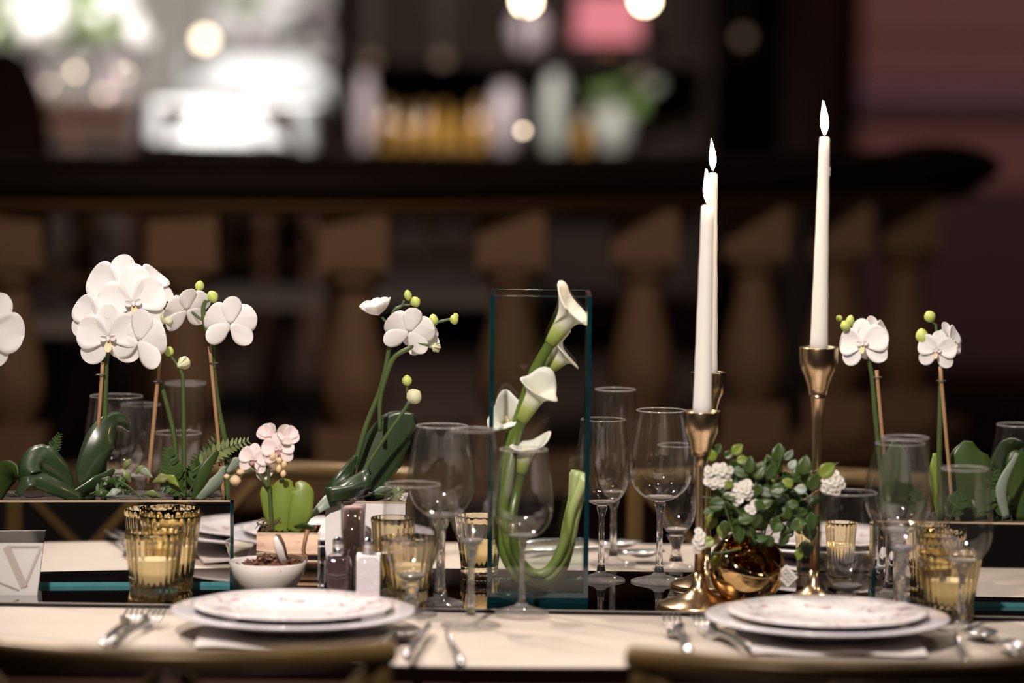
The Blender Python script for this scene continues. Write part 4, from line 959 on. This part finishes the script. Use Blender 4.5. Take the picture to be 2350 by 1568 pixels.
def bud(parent, px, py, D, rx, ry, ang=0, mat='bud', stalk=None):
    s = D / FPX; c = at(px, py, D); R = Matrix.Rotation(rad(ang), 3, 'Y')
    m = MB(); pr = [(.0001, -1), (.45, -.86), (.85, -.45), (1, .0), (.86, .45), (.5, .82), (.0001, 1.04)]
    m.shell([(r * rx * s, z * ry * s) for r, z in pr], c, 12, R=R)
    o = part('bud', m, mat, parent, True)
    if stalk: stem(parent, [stalk, ((stalk[0] + px) / 2, (stalk[1] + py) / 2 + 3), (px, py)], (3, 2.4), D, 'pedicel')
    return o
def strap(parent, pts, widths, D, mat='orchid_leaf', chan=.25, name='leaf', th=.0016, n=7):
    """pts: (px, py, dD, turn) - turn 0 shows the face, 90 shows the edge"""
    base = [at(p[0], p[1], D + p[2]) for p in pts]; path = curve_pts(base, n); k = len(path); s = D / FPX
    tn = lerp_list([p[3] for p in pts], k); ww = lerp_list([w * s / 2 for w in widths], k); g = []
    view = Vector((0, 1, 0))
    for i in range(k):
        t = (path[min(i + 1, k - 1)] - path[max(i - 1, 0)]).normalized(); pp = view.cross(t)
        if pp.length < 1e-3: pp = Vector((1, 0, 0))
        pp.normalize(); qq = t.cross(pp).normalized(); a = rad(tn[i]); cr = pp * math.cos(a) + qq * math.sin(a); nr = t.cross(cr).normalized()
        g.append([path[i] + cr * ww[i] * v + nr * (ww[i] * chan * (abs(v) ** 1.3)) for v in (-1, -.66, -.33, 0, .33, .66, 1)])
    return part(name, MB().sheet(g, th), mat, parent, True)
def stake(parent, p0, p1, D, r=4.5, tie=None):
    o = stem(parent, [p0, ((p0[0] + p1[0]) / 2, (p0[1] + p1[1]) / 2), p1], (r, r), D, 'stake', 'stake', 6)
    if tie:
        s = D / FPX; c = at(tie[0], tie[1], D); ring = [c + Vector((math.cos(a) * 10 * s, math.sin(a) * 10 * s, 0)) for a in [2 * math.pi * k / 14 for k in range(15)]]
        part('tie', MB().tube(ring, 1.3 * s, 6), 'wire', parent)
def fern(name, label, root, tip, D, w_px, mat='fern', nl=12, d_tip=0.0, parent=None, sag=0):
    A, B = at(*root, D), at(*tip, D + d_tip); s = D / FPX
    t = thing(name, label, 'fern', A) if parent is None else parent
    mid = (A + B) / 2 + Vector((0, 0, sag * s)); path = curve_pts([A, mid, B], 8)
    part('rachis', MB().tube(path, lerp_list([2.2 * s, .8 * s], len(path)), 6), 'stem_green', t, True)
    for i in range(nl):
        u = .18 + .80 * i / (nl - 1); q = u * (len(path) - 1); k = min(int(q), len(path) - 2); p = path[k].lerp(path[k + 1], q - k)
        tg = (path[k + 1] - path[k]).normalized(); sd = Vector((0, 1, 0)).cross(tg).normalized(); L = w_px * s * (1 - .75 * u) * (.5 + u if u < .4 else 1)
        for sg in (-1, 1):
            d = (sd * sg * .9 + tg * .55 + Vector((0, rng.uniform(-.4, .4), 0))).normalized(); nn = d.cross(Vector((0, 1, 0))).normalized()
            g = [[p + d * L * v + nn * L * .20 * math.sin(math.pi * min(.98, .12 + .88 * v)) * w_ for w_ in (-1, 0, 1)] for v in (0, .25, .5, .75, 1)]
            part('leaflet', MB().sheet(g, .0006), mat, t)
    return t
GL = 'white orchids in the tall-orchid planter'
# --- plant A: big cluster
DA = LP_D + .045
zs = MZ + .094
def oplant(label, px, D, group=None): p = at(px, 1140, D); return thing('orchid_plant', label, 'orchid', Vector((p.x, D, zs)), group)
A = oplant('white orchid with the largest bloom cluster, beside the upright dark leaf', 237, DA, GL)
stem(A, [(238, 1150), (240, 1000), (243, 860), (248, 800), (262, 740), (300, 690), (330, 660)], (7, 6, 4), DA)
stake(A, (214, 1150), (236, 832), DA - .008, 4.5, (231, 860))
flower(A, 336, 655, DA + .035, 72, (.45, -.55, .65), 10)
flower(A, 272, 668, DA + .02, 86, (-.25, -1, .15), -6)
flower(A, 305, 700, DA - .01, 84, (.2, -1, .1), 8)
flower(A, 222, 735, DA + .005, 70, (-.35, -1, .05), -18)
flower(A, 250, 778, DA - .02, 80, (-.05, -1, -.12), 4)
strap(A, [(205, 1150, 0, 30), (205, 1085, -.005, 22), (232, 1010, 0, 5), (268, 972, .02, 20), (296, 990, .03, 62)], [30, 62, 72, 56, 10], DA - .015)
strap(A, [(168, 1138, 0, 10), (135, 1092, -.01, 12), (95, 1052, -.02, 30), (55, 1072, -.03, 52), (45, 1120, -.03, 60)], [26, 64, 74, 66, 20], DA - .02)
strap(A, [(190, 1146, 0, 35), (120, 1112, -.02, 38), (70, 1096, -.03, 40), (38, 1135, -.035, 50)], [30, 46, 52, 18], DA - .03)
strap(A, [(165, 1142, .0, 40), (225, 1110, .01, 35), (262, 1078, .02, 20)], [26, 42, 8], DA - .03, 'orchid_leaf')
# --- plant B: flowers seen from behind and half-opened bloom
DB = LP_D + .055
B = oplant('white orchid with a bloom seen from behind and a bare stake', 400, DB, GL)
stem(B, [(404, 1150), (402, 1020), (378, 910), (356, 850), (343, 815), (340, 805)], (6.5, 5.5, 4), DB)
stem(B, [(358, 770), (366, 700), (372, 680)], (4, 4), DB + .01, 'pedicel')
stake(B, (340, 1110), (368, 808), DB - .012, 5, (362, 876))
flower(B, 318, 782, DB - .035, 76, (.30, .9, .05), 14)
flower(B, 390, 742, DB - .02, 34, (-.3, .7, .4), 0, 'cream', 38)
# --- plant C: single half-open bloom
DC = LP_D + .04
C = oplant('orchid with a single half-opened cream bloom and curled bud', 424, DC, GL)
stem(C, [(423, 1150), (422, 1000), (420, 880), (416, 855), (400, 828), (390, 815)], (5.5, 4.5, 3), DC)
flower(C, 408, 842, DC - .006, 34, (.5, .5, .3), 20, 'cream', 48)
bud(C, 388, 807, DC, 12, 12, 20)
# --- plant D: arching stem with buds
DD = LP_D + .05
D_ = oplant('white orchid with two green buds at its bent tip, beside the stake', 520, DD, GL)
stem(D_, [(521, 1150), (520, 1040), (500, 930), (488, 830), (486, 790), (470, 745), (466, 710), (470, 690), (458, 672), (452, 665)], (7, 6.5, 5, 3.5), DD)
stake(D_, (514, 1150), (481, 795), DD - .008, 4.5, (490, 833))
flower(D_, 528, 744, DD - .022, 66, (-.30, .95, .1), 4)
stem(D_, [(487, 790), (500, 778), (512, 758), (526, 745)], (4, 3), DD - .01, 'pedicel')
flower(D_, 428, 712, DD - .005, 62, (-.45, .7, .45), -12)
stem(D_, [(466, 735), (452, 726), (436, 712)], (3.6, 3), DD, 'pedicel')
bud(D_, 458, 657, DD, 11, 13, 12); bud(D_, 488, 681, DD, 15, 13, 60, stalk=(471, 693))
strap(D_, [(446, 1150, 0, 20), (468, 1085, 0, 15), (500, 1035, .01, 40)], [16, 30, 12], DD - .03, 'leaf_mid')
strap(D_, [(455, 1150, 0, 30), (495, 1110, -.01, 30), (516, 1070, -.01, 30)], [18, 34, 6], DD - .05, 'leaf_grey')
strap(D_, [(521, 1085, 0, 20), (545, 1062, 0, 30), (556, 1056, 0, 30)], [6, 30, 4], DD - .03, 'leaf_grey')
# --- plant at the left frame edge
E = oplant('white orchid at the end of the tall-orchid planter with two broad petals', -30, DA, GL)
stem(E, [(-40, 1150), (-35, 950), (-30, 780)], (6, 5), DA)
flower(E, -32, 755, DA - .01, 92, (.15, -1, .05), -30)
strap(E, [(-20, 1150, 0, 10), (5, 1095, 0, 10), (28, 1082, -.01, 20), (42, 1092, -.02, 40)], [40, 66, 50, 8], DA - .03, 'leaf_mid')
# --- ferns and filler leaves in the tall-orchid planter
fern('fern_frond', 'small fern frond behind the curled glossy leaf', (110, 1060), (137, 996), LP_D + .07, 30, nl=9)
fern('fern_frond', 'upright fern frond among the thin orchid stems', (405, 1140), (385, 1030), LP_D + .03, 52, nl=11)
fern('fern_frond', 'fern frond leaning up toward the bent orchid stem', (430, 1140), (498, 1000), LP_D + .045, 46, nl=12)
fern('fern_frond', 'fern frond arching out past the bent orchid stem', (440, 1085), (570, 1012), LP_D + .035, 42, 'variegated', nl=12, sag=14)
fern('fern_frond', 'low fern frond beside the curled glossy leaf', (205, 1135), (300, 1130), LP_D + .012, 34, nl=10, sag=14)
fern('fern_frond', 'low fern frond at the front rim of the tall-orchid planter', (425, 1140), (372, 1118), LP_D + .010, 40, nl=9, sag=10)
fern('fern_frond', 'short dark fern frond near the stake', (290, 1135), (262, 1100), LP_D + .02, 40, nl=9)
fern('fern_frond', 'short fern frond between orchid stems', (440, 1142), (452, 1045), LP_D + .06, 44, nl=10)
iv = thing('ivy_sprig', 'variegated ivy sprig hanging at the tall-orchid planter rim', 'ivy', at(320, 1135, LP_D + .005))
stem(iv, [(270, 1100), (305, 1125), (325, 1150)], (2.5, 2), LP_D + .003)
for x, y, a_, L_, mt in ((300, 1108, 120, 34, 'variegated'), (285, 1080, 60, 30, 'variegated'), (350, 1108, 15, 46, 'variegated'), (330, 1135, -10, 40, 'variegated'), (278, 1126, 200, 36, 'leaf_grey'), (312, 1088, 40, 28, 'variegated'), (312, 1078, -25, 42, 'leaf_grey'), (262, 1108, 165, 30, 'leaf_mid'), (375, 1092, -35, 44, 'leaf_light'), (250, 1130, 190, 34, 'leaf_mid')):
    dx, dy = math.cos(rad(a_)), -math.sin(rad(a_))
    strap(iv, [(x, y, 0, 20), (x + dx * L_ * .5, y + dy * L_ * .5 - 3, -.006, 25), (x + dx * L_, y + dy * L_, -.004, 40)], [3, L_ * .55, 2], LP_D + .004, mt, .3)

# --- middle cube planter orchid
MD = PM(745, 1346).y + .045
M_ = oplant('white orchid in the white cube planter with branching bud stems', 830, MD)
stem(M_, [(800, 1120), (838, 985), (868, 910), (880, 870), (893, 800), (897, 740), (905, 712), (922, 702), (928, 690)], (6, 6.5, 4.5, 3), MD)
stem(M_, [(872, 990), (872, 920), (884, 870), (905, 820), (945, 795), (968, 765), (980, 748), (1010, 738), (1036, 732)], (5, 6, 4.5, 3), MD - .006)
stem(M_, [(812, 1120), (880, 1010), (935, 930), (936, 900)], (5.5, 4.5, 3.5), MD - .014)
flower(M_, 868, 722, MD, 52, (-.25, -.12, .95), 10, 'white', 14)
flower(M_, 938, 762, MD - .012, 62, (-.05, .9, .25), 12)
flower(M_, 966, 775, MD + .01, 46, (.2, .9, .1), -20)
stem(M_, [(897, 795), (912, 782), (930, 765)], (3.5, 3), MD - .004, 'pedicel')
stem(M_, [(893, 740), (885, 738), (876, 728)], (3.5, 3), MD, 'pedicel')
flower(M_, 992, 797, MD - .010, 26, (.4, .6, -.1), 0, 'cream', 55)
stem(M_, [(955, 786), (970, 790), (986, 793)], (3, 3), MD - .008, 'pedicel')
bud(M_, 936, 678, MD, 13, 9, 80); bud(M_, 953, 693, MD, 13, 12, 60, stalk=(926, 700)); bud(M_, 995, 735, MD - .006, 15, 11, 80, stalk=(975, 748)); bud(M_, 1042, 734, MD - .006, 12, 10, 70); bud(M_, 1046, 726, MD - .004, 8, 7, 70)
bud(M_, 934, 874, MD - .014, 12, 13, 0, stalk=(934, 900)); bud(M_, 950, 910, MD - .016, 19, 18, 50, 'petal_cream', stalk=(936, 928))
strap(M_, [(850, 1130, .02, 10), (872, 1050, .025, 0), (910, 985, .03, 0), (955, 962, .03, 10)], [60, 108, 92, 30], MD, 'orchid_leaf', .12)
strap(M_, [(806, 1120, -.02, 80), (800, 1098, -.045, 55), (798, 1118, -.062, 5), (800, 1146, -.055, -20)], [106, 110, 108, 92], MD, 'orchid_leaf', .05, n=8)
strap(M_, [(800, 1138, -.03, 10), (755, 1150, -.05, 20), (708, 1190, -.06, 20)], [30, 32, 6], MD, 'leaf_grey')
strap(M_, [(850, 1146, -.03, 30), (880, 1128, -.04, 35), (900, 1122, -.04, 40)], [20, 28, 6], MD, 'leaf_grey')
strap(M_, [(840, 1150, -.03, 30), (868, 1142, -.04, 40), (896, 1138, -.04, 40)], [20, 22, 6], MD, 'leaf_mid')
fern('fern_frond', 'short leafy tuft at the rim of the white cube planter', (890, 1150), (925, 1120), MD - .03, 30, 'variegated', nl=7)

# --- pink orchid in the copper cube
PD = CUBE_D
p = at(620, 1216, PD)
K = thing('orchid_plant', 'small pink-tinged orchid with bright green leaves in the copper cube', 'orchid', Vector((p.x, PD, MZ + .066)))
stem(K, [(624, 1222), (620, 1150), (616, 1090), (612, 1070)], (5, 4, 3), PD)
stem(K, [(616, 1118), (600, 1095), (586, 1078), (572, 1062)], (4, 3), PD - .004)
flower(K, 620, 1005, PD + .008, 36, (-.3, -.5, .6), -12, 'pink', 20)
flower(K, 655, 1008, PD, 36, (.3, -.6, .5), 14, 'pink', 12)
flower(K, 638, 1032, PD - .012, 40, (.1, -1, .1), 4, 'pink')
flower(K, 582, 1055, PD - .004, 38, (-.15, -1, .1), -8, 'pink')
flower(K, 600, 1078, PD + .006, 30, (.4, -.8, -.2), 40, 'pink', 20)
for x, y, a_, b_ in ((626, 1048, 9, 11), (641, 1056, 8, 10), (652, 1066, 7, 9), (640, 1076, 7, 10), (650, 1088, 7, 9)): bud(K, x, y, PD - .012, a_, b_, 10, 'bud_pink')
for x, y, a_, b_, st in ((540, 1103, 14, 13, (560, 1085)), (552, 1084, 10, 7, (575, 1080)), (520, 1094, 7, 6, (545, 1086))): bud(K, x, y, PD - .008, a_, b_, 0, 'bud_pink', stalk=st)
strap(K, [(640, 1222, 0, 5), (628, 1180, 0, 0), (616, 1130, 0, 10), (612, 1105, .004, 20)], [26, 46, 40, 8], PD + .008, 'leaf_light', .18)
strap(K, [(650, 1224, 0, 0), (650, 1170, 0, 0), (656, 1120, .004, 4), (666, 1102, .006, 10)], [40, 66, 58, 14], PD + .002, 'leaf_light', .16)
strap(K, [(672, 1222, 0, 0), (688, 1180, -.004, 0), (694, 1130, .0, 4), (684, 1106, .004, 10)], [30, 56, 52, 14], PD - .006, 'leaf_light', .16)
strap(K, [(680, 1212, -.03, 60), (700, 1210, -.04, 40), (722, 1212, -.045, 40)], [16, 22, 6], PD, 'leaf_mid')
stem(K, [(706, 1216, -.036), (700, 1240, -.042), (696, 1268, -.040), (704, 1280, -.038)], (5, 3.5), PD, 'aerial_root', 'stake')
for i in range(26):
    x = rng.uniform(596, 640); y = rng.uniform(1196, 1220)
    stem(K, [(x, y, -.02), (x + rng.uniform(-10, 10), y - rng.uniform(2, 10), -.02), (x + rng.uniform(-16, 16), y + rng.uniform(-4, 8), -.02)], (1.5, 1), PD, 'moss_strand', 'moss', 5)

# --- right planter orchids
RD = RP_D + .05
GR = 'white orchids in the candlestick-end planter'
p = at(2020, 1190, RD)
Q1 = thing('orchid_plant', 'white orchid beside the tallest candle, with a cluster of small buds', 'orchid', Vector((p.x, RD, MZ + .09)), GR)
stem(Q1, [(2030, 1195), (2022, 1080), (2010, 960), (2002, 870), (1996, 835), (1990, 800)], (7, 6, 4.5), RD)
stake(Q1, (2042, 1195), (2012, 850), RD - .008, 4.5, (2014, 866))
flower(Q1, 1982, 792, RD - .01, 62, (-.35, -.85, .1), 8)
flower(Q1, 2006, 780, RD + .008, 56, (.55, -.6, .1), 6)
stem(Q1, [(1988, 790), (1965, 765), (1950, 750)], (3.5, 2.5), RD + .004, 'pedicel')
bud(Q1, 1951, 737, RD, 10, 14, 10); bud(Q1, 1940, 748, RD - .004, 12, 13, -30); bud(Q1, 1926, 731, RD, 8, 8, -40, stalk=(1944, 748))
strap(Q1, [(2060, 1190, 0, 5), (2058, 1120, 0, 0), (2056, 1050, .004, 0), (2052, 1012, .008, 10)], [40, 74, 62, 10], RD - .02, 'leaf_mid', .15)
p = at(2160, 1190, RD)
Q2 = thing('orchid_plant', 'white orchid with two separate green buds above a small bloom', 'orchid', Vector((p.x, RD, MZ + .09)), GR)
stem(Q2, [(2160, 1195), (2156, 1060), (2158, 940), (2160, 850), (2165, 820), (2160, 790), (2150, 765), (2148, 748)], (7, 6, 4.5, 3), RD)
stake(Q2, (2188, 1195), (2158, 842), RD - .008, 4.5, (2160, 874))
flower(Q2, 2150, 806, RD - .012, 48, (-.25, -.9, -.05), -6)
flower(Q2, 2180, 785, RD + .004, 48, (.6, -.55, .2), 10)
bud(Q2, 2134, 727, RD, 14, 14, -30, stalk=(2150, 748)); bud(Q2, 2116, 772, RD, 19, 15, 80, stalk=(2143, 778))
strap(Q2, [(2240, 1195, 0, 5), (2235, 1110, .0, 0), (2222, 1050, .004, 5), (2222, 1012, .01, 10), (2170, 1062, .02, 30)][:4], [70, 110, 96, 20], RD + .01, 'leaf_mid', .15)
strap(Q2, [(2160, 1190, 0, 20), (2152, 1090, .0, 10), (2148, 1040, .004, 10)], [20, 44, 14], RD + .012, 'leaf_light', .2)
strap(Q2, [(2300, 1195, 0, 10), (2295, 1100, 0, 10), (2318, 1030, -.01, 30), (2350, 1018, -.02, 50)], [40, 66, 60, 20], RD - .01, 'orchid_leaf', .2)
strap(Q2, [(2350, 1195, 0, 0), (2348, 1110, 0, 0), (2338, 1050, 0, 10), (2322, 1015, .01, 20)], [50, 84, 60, 8], RD - .02, 'leaf_mid', .2)
strap(Q2, [(2310, 1190, -.02, 20), (2300, 1120, -.03, 20), (2335, 1040, -.03, 20)], [16, 30, 8], RD - .03, 'leaf_grey', .2)
for i, (r_, t_, wd, lb) in enumerate((((2240, 1190), (2285, 1080), 52, 'bright fern frond behind the candlestick-end planter rim'), ((2270, 1195), (2252, 1120), 50, 'short fern frond at the front of the candlestick-end planter'), ((2300, 1195), (2310, 1140), 44, 'lowest fern frond at the front of the candlestick-end planter'), ((2110, 1195), (2100, 1120), 44, 'fern frond behind the champagne flute in the candlestick-end planter'), ((2180, 1195), (2205, 1130), 50, 'fern frond behind the white-wine glass'))):
    fern('fern_frond', lb, r_, t_, RD - .02, wd, 'fern', nl=10)

# ================================================================== tilted gold vase with leafy bouquet
gb = PM(1712, 1392); s = gb.y / FPX; GD = gb.y
cv = at(1714, 1288, GD); rv = 88 * s
cv.z = MZ + rv + .0005
axv = Vector((.26, -.60, .76)).normalized(); Rv = frame_from(axv)
gv = thing('round_vase', 'round polished gold vase tilted toward the plates', 'vase', Vector((cv.x, cv.y, MZ)))
prf = []
for k in range(17): a = math.pi - (math.pi - rad(52)) * k / 16; prf.append((max(.0002, rv * math.sin(a)), rv * math.cos(a)))
prf += [((rv - .002) * math.sin(rad(51)), (rv - .0005) * math.cos(rad(51)))]
for k in range(12): a = rad(53) + (math.pi - rad(53)) * k / 11; prf.append((max(.0002, (rv - .0025) * math.sin(a)), (rv - .0025) * math.cos(a)))
part('vase_body', MB().shell(prf, cv, 56, R=Rv), 'gold_polished', gv, True)
tg0 = at(1806, 1322, GD - .02)
tgt = thing('gift_tag', 'small white handwritten tag hanging by the gold vase', 'tag', tg0 + Vector((0, 0, -.014)))
u_ = Vector((.66, .15, -.72)).normalized(); w_ = Vector((.72, .1, .68)).normalized(); nrm = u_.cross(w_).normalized()
if nrm.y > 0: nrm = -nrm
part('paper', MB().sheet([[tg0 + u_ * (-.0105 + .021 * i / 3) + w_ * (-.0085 + .017 * j / 3) for j in range(4)] for i in range(4)], .0006), 'blossom', tgt, False)
for k in range(3):
    pts = [tg0 + nrm * .0008 + u_ * (-.008 + .016 * i / 10) + w_ * (-.004 + .004 * k + .0018 * math.sin(i * 2.2 + k)) for i in range(11)]
    part('handwriting', MB().tube(pts, .00025, 4), 'ink', tgt)
part('string', MB().tube([tg0 - u_ * .010, cv + Vector((.030, -.02, .012))], .0004, 5), 'wick', tgt)

BQ = thing('bouquet', 'leafy green bouquet with small white blossoms in the tilted gold vase', 'bouquet', Vector((cv.x, cv.y, cv.z)), None)
def leaf_mesh(nm, mat, L, W, pt, fold):
    g = []
    for i in range(9):
        t = i / 8; w = W * max(.02, math.sin(math.pi * min(.985, .02 + .98 * t ** pt))) ** .75
        g.append([Vector((sx * w, L * t, fold * abs(sx) * w - .12 * L * t * t)) for sx in (-1, -.5, 0, .5, 1)])
    return MB().sheet(g, .0005).mesh(nm, mat, True)
LM = [leaf_mesh('leaf', 'leaf_mid', .0200, .0080, .85, .25), leaf_mesh('leaf', 'leaf_mid', .0165, .0072, .8, .35), leaf_mesh('leaf', 'leaf_light', .0180, .0070, .85, .3), leaf_mesh('leaf', 'leaf_grey', .0150, .0060, .85, .3), leaf_mesh('leaf', 'fern', .0190, .0075, .9, .3)]
def bleaf(px, py, dD, ang, tilt, k, sc=1.0):
    c = at(px, py, GD + dD) - wpos(BQ)
    M = Matrix.Translation(c) @ Matrix.Rotation(rad(-ang), 4, 'Y') @ Matrix.Rotation(rad(90 + tilt), 4, 'X') @ Matrix.Rotation(rad(90), 4, 'Z').inverted()
    inst('leaf', LM[k], BQ, M @ Matrix.Scale(sc, 4))
r = random.Random(11)
def sprig(pts, w=2.4):
    return stem(BQ, pts, (w, w * .6), GD, 'sprig', 'stake' if r.random() < .4 else 'stem_green', 6)
sprig([(1745, 1255, -.01), (1760, 1150, -.01), (1790, 1110, -.015), (1830, 1098, -.015), (1862, 1085, -.01), (1900, 1072, -.01), (1925, 1062, -.01)])
sprig([(1750, 1250, 0), (1775, 1120, .0), (1788, 1070, 0), (1795, 1045, 0)]); sprig([(1735, 1250, -.03), (1700, 1180, -.035), (1660, 1150, -.035), (1612, 1140, -.035)])
sprig([(1730, 1250, 0), (1690, 1150, 0), (1650, 1080, 0)]); sprig([(1690, 1245, -.04), (1672, 1190, -.042), (1660, 1150, -.042)]); sprig([(1780, 1190, -.03), (1800, 1180, -.034), (1830, 1175, -.034)])
sprig([(1750, 1250, .01), (1830, 1160, .01), (1905, 1110, .01)]); sprig([(1700, 1260, -.03), (1640, 1270, -.03), (1600, 1262, -.04)])
# leaves placed along the open outline
for px, py, a_, ti, k, sc in ((1640, 1058, 120, 10, 2, .9), (1662, 1050, 30, -10, 1, .8), (1680, 1042, 42, 0, 2, .9), (1672, 1062, -15, 20, 0, .8), (1690, 1058, 10, -20, 2, .8),
        (1638, 1046, 60, 0, 0, .8), (1705, 1092, 55, 10, 0, 1.1), (1716, 1086, 80, 0, 0, 1.0), (1785, 1062, 85, 0, 0, 1.15), (1775, 1085, 110, 10, 0, 1.1), (1800, 1055, 45, 30, 3, 1.0), (1812, 1078, 60, -20, 3, .9),
        (1842, 1090, 80, -10, 0, 1.15), (1880, 1092, 38, 0, 2, 1.25), (1838, 1110, 95, 10, 0, 1.2), (1858, 1125, 60, 10, 0, 1.1), (1820, 1115, 150, 10, 2, .8), (1745, 1110, 95, 30, 4, 1.2), (1760, 1100, 60, 20, 4, 1.1),
        (1730, 1110, 140, 20, 0, 1.1), (1850, 1150, 20, 20, 3, 1.0), (1640, 1180, 250, 10, 2, 1.1), (1662, 1200, 265, 10, 2, 1.1), (1690, 1150, 100, 10, 0, 1.2), (1640, 1240, 200, 20, 2, 1.0), (1668, 1262, 230, 20, 0, 1.1), (1648, 1275, 250, 10, 2, 1.0), (1665, 1150, 200, 20, 4, 1.2),
        (1855, 1200, 280, 10, 0, 1.1), (1850, 1240, 270, 10, 0, 1.1), (1836, 1260, 260, 10, 2, .8), (1712, 1170, 340, 30, 2, .9)):
    bleaf(px, py, r.uniform(-.035, .005), a_, ti, k, sc)
for i in range(165):
    a_ = r.uniform(0, 6.28); q = math.sqrt(r.random()); px = 1752 + 112 * q * math.cos(a_); py = 1160 + 82 * q * math.sin(a_)
    if py > 1215 and (px < 1680 or i % 5 < 1): continue
    if px > 1862: px = 1862
    bleaf(px, py, r.uniform(-.042, .03), r.uniform(0, 360), r.uniform(-50, 50), r.choice((0, 0, 0, 1, 1, 2, 4, 4, 4, 3) if i % 4 else (0, 1, 4)), r.uniform(.75, 1.15))
# blossoms
def floret_mesh():
    m = MB()
    for k in range(5):
        R5 = Matrix.Rotation(2 * math.pi * k / 5, 3, 'Z')
        m.sheet([[R5 @ p for p in row] for row in petal_grid(.0050, .0030, 1.0, .5, -.0012, 5, 4)], .0004)
    m.ball((0, 0, .0008), .0013, 8, 5, mi=1); return m.mesh('floret', ['blossom', 'blossom_heart'], True)
FL = floret_mesh()
def cluster(px, py, wpx, hpx, n, dD=-.03):
    c = at(px, py, GD + dD); s_ = GD / FPX
    o = part('blossom_cluster', MB().tube([c + Vector((0, .012, -.012)), c + Vector((0, .004, -.004)), c], [.0009, .0008, .0006], 5), 'stem_green', BQ)
    for i in range(n):
        a = i * 2.4; q = math.sqrt((i + .5) / n); off = Vector((wpx * s_ * q * math.cos(a) * .5, -.006 * (1 - q) - .001, hpx * s_ * q * math.sin(a) * .5))
        z = (Vector((off.x * 60, -1, off.z * 60 + .15))).normalized()
        inst('floret', FL, o, Matrix.Translation(c + off - wpos(BQ)) @ frame_from(z).to_4x4() @ Matrix.Rotation(r.uniform(0, 6), 4, 'Z') @ Matrix.Scale(r.uniform(.85, 1.1), 4))
for px, py, w, h, n in ((1650, 1082, 62, 26, 13), (1648, 1108, 56, 20, 11), (1708, 1125, 46, 34, 13), (1910, 1108, 46, 48, 14), (1736, 1160, 12, 12, 2), (1605, 1240, 22, 46, 8), (1690, 1145, 30, 14, 3), (1722, 1172, 18, 20, 3)):
    cluster(px, py, w, h, n, -.05 if px == 1605 else -.03)
